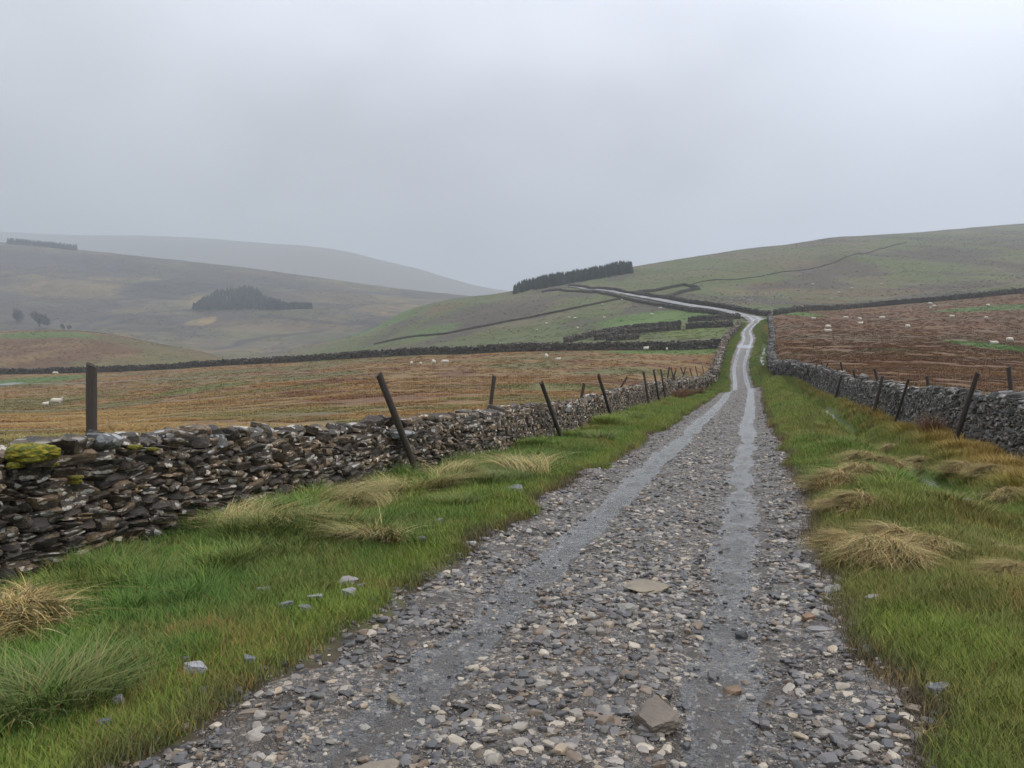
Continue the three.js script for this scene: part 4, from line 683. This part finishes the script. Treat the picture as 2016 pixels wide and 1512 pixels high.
[[1650, 985, 1.25], [1740, 940, 1.2], [1700, 935, 1.1], [1690, 965, 1.2], [1625, 1015, .8], [1760, 1085, 1.0], [1690, 1030, 1.0], [1830, 1120, .9], [1720, 1120, 1.1], [1770, 1135, 0.95], [1660, 1085, .8]].forEach(([x, y, s], i) => tussock(x, y, strawT, s * 0.85, 0.95, 'bleached straw-coloured tussock flopped over on the bank right of the track', gs, i));
tussock(2000, 1185, strawT, 0.6, 0.9, 'orange-brown tussock in the right-hand turf well below the thin slab', undefined, 1);
tussock(1985, 1120, strawT, 0.5, 0.8, 'straw tussock above the orange-brown one in the right-hand turf', undefined, 2);
tussock(40, 1245, strawT, 1.05, 0.85, 'big bleached straw tussock at the foot of the dark wall, near the moss', undefined, 0);
[[660, 1010], [740, 1010], [560, 1060], [480, 1070], [800, 985], [855, 975], [1040, 945], [740, 1085], [885, 960]].forEach(([x, y], i) => tussock(x, y, mixT, [1.5, 1.3, 1.4, 1.3, 1.3, 1.3, 1.5, 1.1, 1.3][i], 0.9, 'mixed green and straw tussock below the dark wall', gl, i));
[[960, 970], [900, 1010], [1000, 960], [620, 1050], [1180, 875], [1250, 835]].forEach(([x, y], i) => tussock(x, y, greenT, [1.1, .9, 1, .9, 1.3, 1.5][i], 0.9, 'dark green grass clump on the verge below the dark wall', 'green clumps on the left verge', i));
tussock(130, 1390, greenT, 1.1, 0.8, 'lush deep green grass clump swept to one side, near the yellowish turf', undefined, 0); tussock(45, 1420, greenT, 1.1, 0.85, 'lush green clump beside the bleached straw tussock', undefined, 1); tussock(230, 1130, greenT, 1.0, 0.8, 'green clump growing against the lowest stones of the dark wall', undefined, 1);
[[46, 1.1], [49, 1.3], [52, 1.2], [55, 1.7], [50, 0.8]].forEach(([d, o], i) => tussock(leftX(d) + o, d, rustT, 1.7, 0.8, 'rust-brown rush clump where the verge meets the track crest', 'rust-brown rushes by the crest', i, 'here'));
tussock(rightX(17.4) - 0.62, 17.4, rustT, 1.1, 1.1, 'dark red-brown dock clump growing against the grey wall', undefined, 1, 'here');
[[1900, 930], [1960, 945], [1820, 900], [1760, 870], [1990, 980], [1850, 940], [1700, 850], [1930, 975]].forEach(([x, y], i) => tussock(x, y, strawT, 0.95, 0.8, 'golden tussock in the ochre grass between ditch and grey wall', 'golden tussocks by the grey wall', i, 9));
console.log('grass done');

// ------------------------------------------------------------------ fence posts and wire
const postGeos = [0, 1, 2, 3].map(k => {
  const r = makeRng(400 + k), g = new THREE.CylinderGeometry(0.5, 0.5, 1, 12, 14, false), p = g.attributes.position;
  for (let i = 0; i < p.count; i++) { const x = p.getX(i), y = p.getY(i), z = p.getZ(i), a = Math.atan2(z, x), top = y > 0.49; const rad = 0.9 + 0.26 * (fbm(Math.cos(a) * 1.3 + k * 3, Math.sin(a) * 1.3 + y * 3.5, 3, 70 + k) - 0.5) + 0.10 * (fbm(a * 4, y * 0.7, 2, 80 + k) - 0.5); p.setXYZ(i, x * rad * (1 - 0.06 * (y + 0.5)), y + (top ? 0.012 * (x * 2 * (k % 2 ? 1 : -1)) + 0.006 * (hash(i, k, 4) - 0.5) : 0), z * rad); }
  g.translate(0, 0.5, 0); g.computeVertexNormals(); return g;
});
function post(base, top, r, k, label, group) {
  const v = new THREE.Vector3().subVectors(top, base), L = v.length(), m = new THREE.Mesh(postGeos[k % 4], M.wood); m.position.copy(base).addScaledVector(v, -0.12 / L); m.scale.set(r * 2, L + 0.12, r * 2); m.quaternion.setFromUnitVectors(new THREE.Vector3(0, 1, 0), v.clone().normalize());
  return thing(m, 'fence_post', label, 'fence post', group);
}
function pxAt(px, py, d) { const { u, t } = ray(px, py); return new THREE.Vector3(u * d, t * d, -d); }
function wallD(f, px, off) { const u = uOf(px); let bd = 5, bv = 1e9; for (let d = 4; d < 110; d += 0.02) { const v = Math.abs(u * d - f(d) - off); if (v < bv) { bv = v; bd = d; } } return bd; }
function postFromPx(f, off, behind, xt, yt, xb, yb, r, k, label, group) {
  if (behind) { const d = wallD(f, xb, off), B = pxAt(xb, yb, d), T = pxAt(xt, yt, d), g = ground(B.x, d), q = (g - B.y) / (T.y - B.y || 1); const base = B.clone().add(T.clone().sub(B).multiplyScalar(clamp(q, -3, 0))); base.y = Math.max(base.y, g - 0.05); return post(base, T, r, k, label, group); }
  const d = wallD(f, xb, off), B = pxAt(xb, yb, d); B.y = Math.min(B.y, ground(B.x, d) + 0.02); const len = Math.abs(yt - yb) / F * d; const dt = wallD(f, xt, off * 0.55); const T = pxAt(xt, yt, dt); return post(B, T, r, k, label, group);
}
postFromPx(leftX, -0.42, true, 181, 719, 180, 850, 0.052, 0, 'thick upright fence post behind the dark wall, by the pale triangular cope stone');
postFromPx(leftX, 0.52, false, 746, 737, 824, 936, 0.055, 1, 'long leaning fence post propped against the dark wall under a ledge stone');
postFromPx(leftX, -0.42, true, 973, 740, 965, 806, 0.05, 2, 'nearly upright fence post behind the dark wall, next after the long leaning post');
postFromPx(leftX, 0.54, false, 1066, 753, 1106, 858, 0.055, 3, 'leaning fence post in front of the dark wall by the tilted flat cope slab');
postFromPx(leftX, -0.42, true, 1150, 755, 1143, 792, 0.055, 0, 'short brown fence post behind the dark wall, at the wire netting');
postFromPx(leftX, 0.54, false, 1178, 738, 1206, 816, 0.055, 1, 'slim leaning fence post in front of the dark wall past the netting');
postFromPx(leftX, -0.42, true, 1235, 742, 1216, 772, 0.05, 2, 'fence post behind the dark wall leaning towards the track');
[[1267, 732, 1279, 804], [1287, 728, 1299, 790], [1301, 727, 1311, 777]].forEach(([a, b, c, d], i) => postFromPx(leftX, 0.58, false, a, b, c, d, 0.06, i, 'one of three parallel tall posts leaning against the dark wall', 'three parallel posts on the dark wall'));
[[1318, 723, 1314, 746], [1321, 724, 1326, 744], [1331, 728, 1326, 744], [1340, 723, 1350, 748], [1350, 723, 1345, 740], [1358, 724, 1363, 744], [1369, 721, 1374, 742], [1382, 720, 1386, 736]].forEach(([a, b, c, d], i) => postFromPx(leftX, -0.4, true, a, b, c, d, 0.065, i, 'thin crooked post along the dark wall near the rust-brown rushes', 'crooked posts along the dark wall before the crest'));
postFromPx(rightX, 0.45, true, 1986, 722, 1992, 782, 0.05, 1, 'upright fence post behind the grey wall, nearest the low green patch');
postFromPx(rightX, -0.55, false, 1925, 734, 1880, 842, 0.055, 2, 'tall post leaning over the grey wall above the red-brown dock clump');
postFromPx(rightX, 0.45, true, 1825, 740, 1829, 772, 0.05, 3, 'short stub of post behind the grey wall');
postFromPx(rightX, -0.4, false, 1789, 746, 1762, 806, 0.04, 0, 'pale weathered post leaning on the grey wall');
postFromPx(rightX, -0.55, false, 1738, 740, 1719, 808, 0.055, 1, 'dark post leaning on the grey wall beside the pale weathered one');
[[1722, 727, 1729, 754], [1680, 728, 1685, 750], [1655, 713, 1662, 745], [1649, 727, 1639, 748], [1630, 715, 1622, 735], [1617, 713, 1624, 730], [1608, 716, 1609, 730], [1594, 712, 1597, 728]].forEach(([a, b, c, d], i) => postFromPx(rightX, 0.42, true, a, b, c, d, 0.055, i, 'thin post along the far stretch of the grey wall', 'thin posts along the grey wall'));
postFromPx(rightX, -0.55, false, 1657, 738, 1643, 774, 0.055, 3, 'dark post leaning on the low gap of the grey wall');
[165, 219, 290, 364, 429, 491, 531, 573, 650, 728, 770, 808, 853, 890, 980, 1040, 1087].forEach((px, i) => { const d = px < 300 ? 204 : lerp(204, 151, sst(300, 1100, px)), x = uOf(px) * (d + 1.2), b = P3(x, d + 1.2); post(b, b.clone().add(new THREE.Vector3((hash(i, 3) - 0.5) * 0.3, 1.75 + 0.3 * hash(i, 5), 0)), 0.07, i, 'thin post standing behind the long wall of the rough brown pasture', 'posts behind the far pasture wall'); });
function wires(f, off, d0, d1, heights, netTop, netStep, label) {
  const grp = thing(new THREE.Group(), 'wire_fence', label, 'wire fence'), rad = 0.0011;
  const wirePt = (d, h) => { const x = f(d) + off; return new THREE.Vector3(x, ground(x, d) + h + 0.03 * (fbm(d * 0.25, h * 7, 2, 160) - 0.5), -d); };
  heights.forEach(h => { const pts = []; for (let d = d0; d <= d1; d += 0.6) pts.push(wirePt(d, h)); const m = new THREE.Mesh(new THREE.TubeGeometry(new THREE.CatmullRomCurve3(pts), pts.length * 2, rad, 4), M.wire); m.name = 'wire'; grp.add(m); });
  const list = []; const box = new THREE.BoxGeometry(1, 1, 1); let i = 0;
  for (let d = d0; d < Math.min(d1, 34); d += netStep * (0.9 + 0.2 * hash(i++, 9))) { const a = wirePt(d, 0.55), b = wirePt(d + 0.05 * (hash(i, 2) - 0.5), netTop), v = b.clone().sub(a); const q = new THREE.Quaternion().setFromUnitVectors(new THREE.Vector3(0, 1, 0), v.clone().normalize()); list.push({ g: box, m: new THREE.Matrix4().compose(a.clone().add(b).multiplyScalar(0.5), q, new THREE.Vector3(0.0015, v.length(), 0.0015)), c: [1, 1, 1] }); }
  const net = new THREE.Mesh(mergeStones(list), M.wire); net.name = 'netting'; net.userData.kind = 'stuff'; grp.add(net);
}
wires(leftX, -0.44, 3.2, 45, [1.52, 1.30, 1.12, 0.96, 0.80], 1.52, 0.19, 'sagging wire netting strung behind the dark wall');
wires(rightX, 0.46, 13, 42, [1.35, 1.15, 0.95], 1.35, 0.25, 'thin wire strung behind the grey wall');
console.log('fences done');

// ------------------------------------------------------------------ sheep
function sheepGeo(pose) {
  const res = 44, mc = new MarchingCubes(res, new THREE.MeshBasicMaterial(), false, false, 60000); mc.isolation = 0;
  const V = (x, y, z) => new THREE.Vector3(x, y, z), bones = [], down = pose === 'graze', lie = pose === 'lie', b0 = lie ? -0.30 : 0;
  const add = (a, b, ra, rb) => bones.push([a, b, ra, rb]);
  add(V(-0.36, 0.62 + b0, 0), V(0.34, 0.64 + b0, 0), 0.245, 0.225); add(V(-0.2, 0.60 + b0, 0), V(0.15, 0.58 + b0, 0), 0.27, 0.26);
  const nk = down ? V(0.62, 0.42, 0) : V(0.56, 0.88 + b0, 0), hd = down ? V(0.74, 0.16, 0) : V(0.74, 0.86 + b0, 0.02);
  add(V(0.36, 0.68 + b0, 0), nk, 0.17, 0.105); add(nk, hd, 0.085, 0.05);
  const er = down ? V(0.60, 0.46, 0) : V(0.53, 0.95 + b0, 0); for (const s of [-1, 1]) add(er, V(er.x - 0.02, er.y + 0.02, s * 0.17), 0.03, 0.025);
  if (!lie) for (const [x, q] of [[0.32, 0.02], [-0.38, -0.05]]) for (const s of [-1, 1]) { add(V(x, 0.5, s * 0.13), V(x + q, 0.26, s * 0.125), 0.09, 0.045); add(V(x + q, 0.26, s * 0.125), V(x + q * 0.4 + 0.01, 0.02, s * 0.12), 0.045, 0.04); }
  else { add(V(0.30, 0.12, 0.16), V(0.46, 0.06, 0.14), 0.06, 0.045); add(V(0.30, 0.12, -0.16), V(0.46, 0.06, -0.14), 0.06, 0.045); add(V(-0.34, 0.12, 0.18), V(-0.14, 0.06, 0.22), 0.07, 0.05); }
  add(V(-0.58, 0.64 + b0, 0), V(-0.63, 0.40 + b0 * 0.6, 0), 0.06, 0.04);
  const p = V(0, 0, 0), ab = V(0, 0, 0), ap = V(0, 0, 0);
  for (let k = 0; k < res; k++) for (let j = 0; j < res; j++) for (let i = 0; i < res; i++) {
    p.set((i / res * 2 - 1) * 0.95 + 0.08, (j / res * 2 - 1) * 0.95 + 0.5, (k / res * 2 - 1) * 0.95); let dmin = 9;
    for (const [a, b, ra, rb] of bones) { ab.subVectors(b, a); ap.subVectors(p, a); const t = clamp(ap.dot(ab) / ab.lengthSq()), e = ap.addScaledVector(ab, -t).length() - lerp(ra, rb, t), h = Math.max(0.05 - Math.abs(dmin - e), 0) / 0.05; dmin = Math.min(dmin, e) - h * h * 0.05 / 4; }
    mc.field[i + j * res + k * res * res] = -dmin;
  }
  mc.update(); const n = mc.count, pos = new Float32Array(n * 3), col = new Float32Array(n * 3);
  for (let i = 0; i < n; i++) { const x = mc.positionArray[i * 3] * 0.95 + 0.08, y = mc.positionArray[i * 3 + 1] * 0.95 + 0.5, z = mc.positionArray[i * 3 + 2] * 0.95; pos.set([x, y, z], i * 3); const face = down ? x > 0.62 && y < 0.4 : x > 0.60 && y > 0.4; const leg = y < 0.34 && !lie && !(down && x > 0.5), k = 0.85 + 0.3 * fbm(x * 14, y * 14 + z * 14, 2, 180); col.set((face ? [0.30, 0.26, 0.23] : leg ? [0.30, 0.26, 0.20] : [0.56, 0.51, 0.42]).map(v => v * k), i * 3); }
  let g = new THREE.BufferGeometry(); g.setAttribute('position', new THREE.BufferAttribute(pos, 3)); g.setAttribute('color', new THREE.BufferAttribute(col, 3)); g = mergeVertices(g, 1e-4); g.computeVertexNormals(); return g;
}
const SG = { stand: sheepGeo('stand'), graze: sheepGeo('graze'), lie: sheepGeo('lie') };
const woolM = new THREE.MeshStandardMaterial({ vertexColors: true, roughness: 0.95 });
function sheep(px, py, pose, yaw, s, label, group, dmin = 40, dmax = 700) {
  const p = pickG(px, py, dmin, dmax), m = new THREE.Mesh(SG[pose], woolM); m.position.copy(P3(p.x, p.d, -0.01)); m.rotation.y = yaw; m.scale.setScalar(s); return thing(m, 'sheep', label, 'sheep', group);
}
sheep(112, 799, 'stand', 0.25, 1.0, 'white ewe standing sideways behind the wire, with a lamb close by', undefined, 50); sheep(90, 801, 'stand', 1.2, 0.62, 'small lamb beside the ewe behind the wire', undefined, 50);
sheep(109, 738, 'graze', 0.3, 1.0, 'lone sheep at the foot of the long pasture wall', undefined, 90);
[[810, 720, 1.5, .75], [828, 720, 1.7, .75], [854, 719, 1.9, 1], [876, 718, 3.3, .95]].forEach(([x, y, a, s], i) => sheep(x, y, i % 2 ? 'graze' : 'stand', a, s, 'one of four sheep spread in a row in the brown pasture', 'four sheep in the brown pasture', 80));
[[1076, 709, 1.6, 1.05], [1099, 710, 0.4, .75]].forEach(([x, y, a, s], i) => sheep(x, y, i ? 'lie' : 'stand', a, s, i ? 'lamb lying next to a standing ewe in the brown pasture' : 'ewe facing the track with a lamb lying next to it', undefined, 80));
[[1272, 692, 0.6, 1.0], [1313, 692, 1.4, .75]].forEach(([x, y, a, s], i) => sheep(x, y, 'stand', a, s, i ? 'lamb alone on the bright green strip under the pasture wall' : 'ewe on the bright green strip under the pasture wall', undefined, 90));
[[1247, 644, 0.2], [1252, 643, 1.5], [1137, 648, 1], [1132, 629, .4], [1057, 653, 2], [1076, 640, .5], [1190, 628, 3], [1283, 622, .3], [1224, 594, 1], [1186, 602, 2], [1300, 609, 0], [1120, 628, 0]].forEach(([x, y, a], i) => sheep(x, y, i % 3 ? 'graze' : 'stand', a, 1.0, 'tiny far sheep grazing the green slope below the climbing track', 'sheep on the green slope', 160));
[[1957, 679, 2.9, 'lie', 1.05, 'sheep lying at the end of the low green patch'], [1988, 676, 0.3, 'graze', 1.15, 'sheep grazing on the low green patch']].forEach(([x, y, a, po, s, l]) => sheep(x, y, po, a, s, l, undefined, 60));
[[1630, 648, .2], [1630, 654, 2.8], [1665, 629, 0], [1693, 632, .6], [1694, 639, .2], [1737, 630, 3], [1787, 647, .4], [1602, 629, 2], [1832, 610, 1], [1839, 606, .2], [1874, 625, 2.9], [1941, 630, 1.5], [1831, 601, 0], [1945, 603, .4]].forEach(([x, y, a], i) => sheep(x, y, i % 3 === 1 ? 'lie' : 'graze', a, 1.1, 'white sheep scattered over the red-brown pasture', 'sheep in the red-brown pasture', 100));
[[1581, 607], [1636, 591], [1652, 578], [1677, 568], [1507, 545], [1600, 560], [1735, 560], [1820, 530]].forEach(([x, y], i) => sheep(x, y, 'graze', i * 1.9, 1.1, 'speck-sized sheep high on the open hillside', 'sheep high on the hillside', 270, 900));

// pale scree on the hillside above the bend
{ const r = makeRng(61), list = []; for (let i = 0; i < 150; i++) { const a = r(), px = a < 0.6 ? 1450 + 110 * r() : 1430 + 160 * r(), py = 577 + 22 * r(), p = pickG(px, py, 240, 500), s = 0.3 + 0.7 * r() * r(); const v = 1.3 + 1.0 * r(); list.push({ g: simple[i % 12], m: new THREE.Matrix4().compose(P3(p.x, p.d, 0.08), new THREE.Quaternion().setFromEuler(new THREE.Euler(r(), r() * 6, r())), new THREE.Vector3(s * 1.5, s * 0.7, s)), c: [v, v, v] }); } const m = new THREE.Mesh(mergeStones(list), M.greywall); m.name = 'scattered_scree'; m.userData = { kind: 'stuff', label: 'pale stones scattered on the hillside above the bend', category: 'stones' }; scene.add(m); }

// ------------------------------------------------------------------ woods and trees
function coniferGeo(seed) {
  const r = makeRng(seed), pos = [], idx = []; const tiers = 9;
  const tri = (a, b, c) => { const o = pos.length / 3; pos.push(...a, ...b, ...c); idx.push(o, o + 1, o + 2); };
  for (let i = 0; i < 6; i++) { const a = i / 6 * 6.283, b = (i + 1) / 6 * 6.283; tri([Math.cos(a) * 0.02, 0, Math.sin(a) * 0.02], [Math.cos(b) * 0.02, 0, Math.sin(b) * 0.02], [0, 0.9, 0]); }
  for (let t = 0; t < tiers; t++) { const y = 0.10 + 0.84 * t / tiers, R = 0.19 * Math.pow(1 - t / (tiers + 0.4), 0.8); for (let k = 0; k < 9; k++) { const a = k / 9 * 6.283 + r() * 0.8, w = 0.5, l = R * (0.75 + 0.5 * r()); tri([Math.cos(a - w) * l * 0.55, y - 0.01, Math.sin(a - w) * l * 0.55], [Math.cos(a) * l, y - 0.035 - 0.03 * r(), Math.sin(a) * l], [0, y + 0.13, 0]); tri([Math.cos(a) * l, y - 0.035, Math.sin(a) * l], [Math.cos(a + w) * l * 0.55, y - 0.01, Math.sin(a + w) * l * 0.55], [0, y + 0.13, 0]); } }
  const g = new THREE.BufferGeometry(); g.setAttribute('position', new THREE.Float32BufferAttribute(pos, 3)); g.setIndex(idx); g.computeVertexNormals(); return g;
}
const conifer = coniferGeo(5), conM = new THREE.MeshStandardMaterial({ color: new THREE.Color().setRGB(0.028, 0.036, 0.024), roughness: 0.9, side: THREE.DoubleSide });
function plantation(list, label) { const im = new THREE.InstancedMesh(conifer, conM, list.length), m = new THREE.Matrix4(), q = new THREE.Quaternion(), c = new THREE.Color(); list.forEach((p, i) => { m.compose(new THREE.Vector3(p.x, p.y - 0.3, -p.d), q.setFromAxisAngle(new THREE.Vector3(0, 1, 0), p.r), new THREE.Vector3(p.h * 1.05, p.h, p.h * 1.05)); im.setMatrixAt(i, m); im.setColorAt(i, c.setScalar(0.5 + 1.2 * hash(i, 4, 6))); }); im.name = numbered('conifer_plantation'); im.userData = { kind: 'stuff', label, category: 'plantation' }; scene.add(im); }
{
  const r = makeRng(71), a = [], base = pchip([1008, 1080, 1150, 1200, 1245], [577, 563, 550, 538, 526]), top = pchip([1010, 1030, 1100, 1180, 1230, 1246], [560, 547, 533, 519, 510, 513]);
  for (let i = 0; i < 620; i++) { const px = 1011 + 233 * r(), k = r(), d = 590 + 60 * k, x = uOf(px) * d, y = ground(x, d), ty = ray(px, top(px)).t * d; const h = clamp(ty - y, 5, 18) * (0.66 + 0.36 * r()) * (0.86 + 0.28 * fbm(px * 0.09, 4, 3, 95)); a.push({ x, d, y, h, r: r() * 6.28 }); }
  plantation(a, 'dark conifer plantation on the skyline of the green hill');
  const fellH = (x, d) => fell.h(x, d), b = [], c = [];
  const poly = pchip([378, 400, 430, 460, 500, 520, 560, 614], [602, 584, 566, 560, 564, 580, 594, 600]), bot = pchip([378, 430, 500, 560, 614], [611, 612, 611, 611, 611]);
  for (let i = 0; i < 1700; i++) { const px = 380 + 234 * r(), t = poly(px) + 12, py = lerp(bot(px) + 2 * (r() - 0.5), Math.min(t + 10 * (fbm(px * 0.06, 2, 3, 88) - 0.5), bot(px) - 1), r()), p = fell.pick(px, py, 700, 1700), h = 11 * (0.55 + 0.5 * r()); b.push({ x: p.x, d: p.d, y: fell.h(p.x, p.d) + 1, h, r: r() * 6 }); }
  plantation(b, 'hazy dark conifer plantation low on the brown moor across the valley');
  for (let i = 0; i < 420; i++) { const px = 18 + 136 * r(), d = 1690 + 80 * r(), x = uOf(px) * d; c.push({ x, d, y: fell.h(x, d), h: 14 * (0.55 + 0.5 * r()), r: r() * 6 }); }
  plantation(c, 'hazy strip of conifers on the skyline of the brown moor');
  // broadleaved trees by the valley
  const leafM = new THREE.MeshStandardMaterial({ color: new THREE.Color().setRGB(0.035, 0.034, 0.028), roughness: 0.9, side: THREE.DoubleSide });
  const treeAt = (px, py, w, h, label, seed) => {
    const q = makeRng(seed), p = fell.pick(px, py, 640, 1300), g = thing(new THREE.Group(), 'broadleaf_tree', label, 'tree'); g.position.set(p.x, fell.h(p.x, p.d) - 0.5, -p.d); const W = w / F * p.d, H = h / F * p.d;
    const tg = new THREE.CylinderGeometry(0.03 * H, 0.05 * H, H * 0.6, 7); tg.translate(0, H * 0.3, 0); const t = new THREE.Mesh(tg, M.wood); t.name = 'trunk'; g.add(t);
    const pos = [], lob = Array.from({ length: 9 }, () => [(q() - 0.5) * W * 0.62, H * (0.22 + 0.52 * q()), (q() - 0.5) * W * 0.62, W * (0.17 + 0.14 * q())]);
    for (let i = 0; i < 2600; i++) { const L = lob[i % 9], a = q() * 6.283, z = q() * 2 - 1, rr2 = L[3] * Math.cbrt(q()), s = 0.16 * H * (0.3 + 0.5 * q()) * 0.55, cx = L[0] + Math.cos(a) * Math.sqrt(1 - z * z) * rr2, cy = L[1] + z * rr2 * 0.9, cz = L[2] + Math.sin(a) * Math.sqrt(1 - z * z) * rr2; for (let k = 0; k < 3; k++) pos.push(cx + (q() - 0.5) * 2 * s, cy + (q() - 0.5) * 2 * s, cz + (q() - 0.5) * 2 * s); }
    const cg = new THREE.BufferGeometry(); cg.setAttribute('position', new THREE.Float32BufferAttribute(pos, 3)); cg.computeVertexNormals(); const c2 = new THREE.Mesh(cg, leafM); c2.name = 'crown'; g.add(c2);
  };
  treeAt(34, 630, 28, 25, 'hazy round-headed tree by itself at the foot of the brown moor', 1); treeAt(78, 642, 34, 32, 'larger hazy tree with a ragged crown beside the round-headed one', 2); treeAt(122, 648, 12, 14, 'small hazy tree above the low brown hill', 3); treeAt(136, 648, 9, 10, 'bushy hazy sapling beside the small hazy tree', 4);
}
scene.traverse(o => { if (o.isMesh) { o.castShadow = true; o.receiveShadow = true; } });
console.log('all done');
renderer.render(scene, camera);
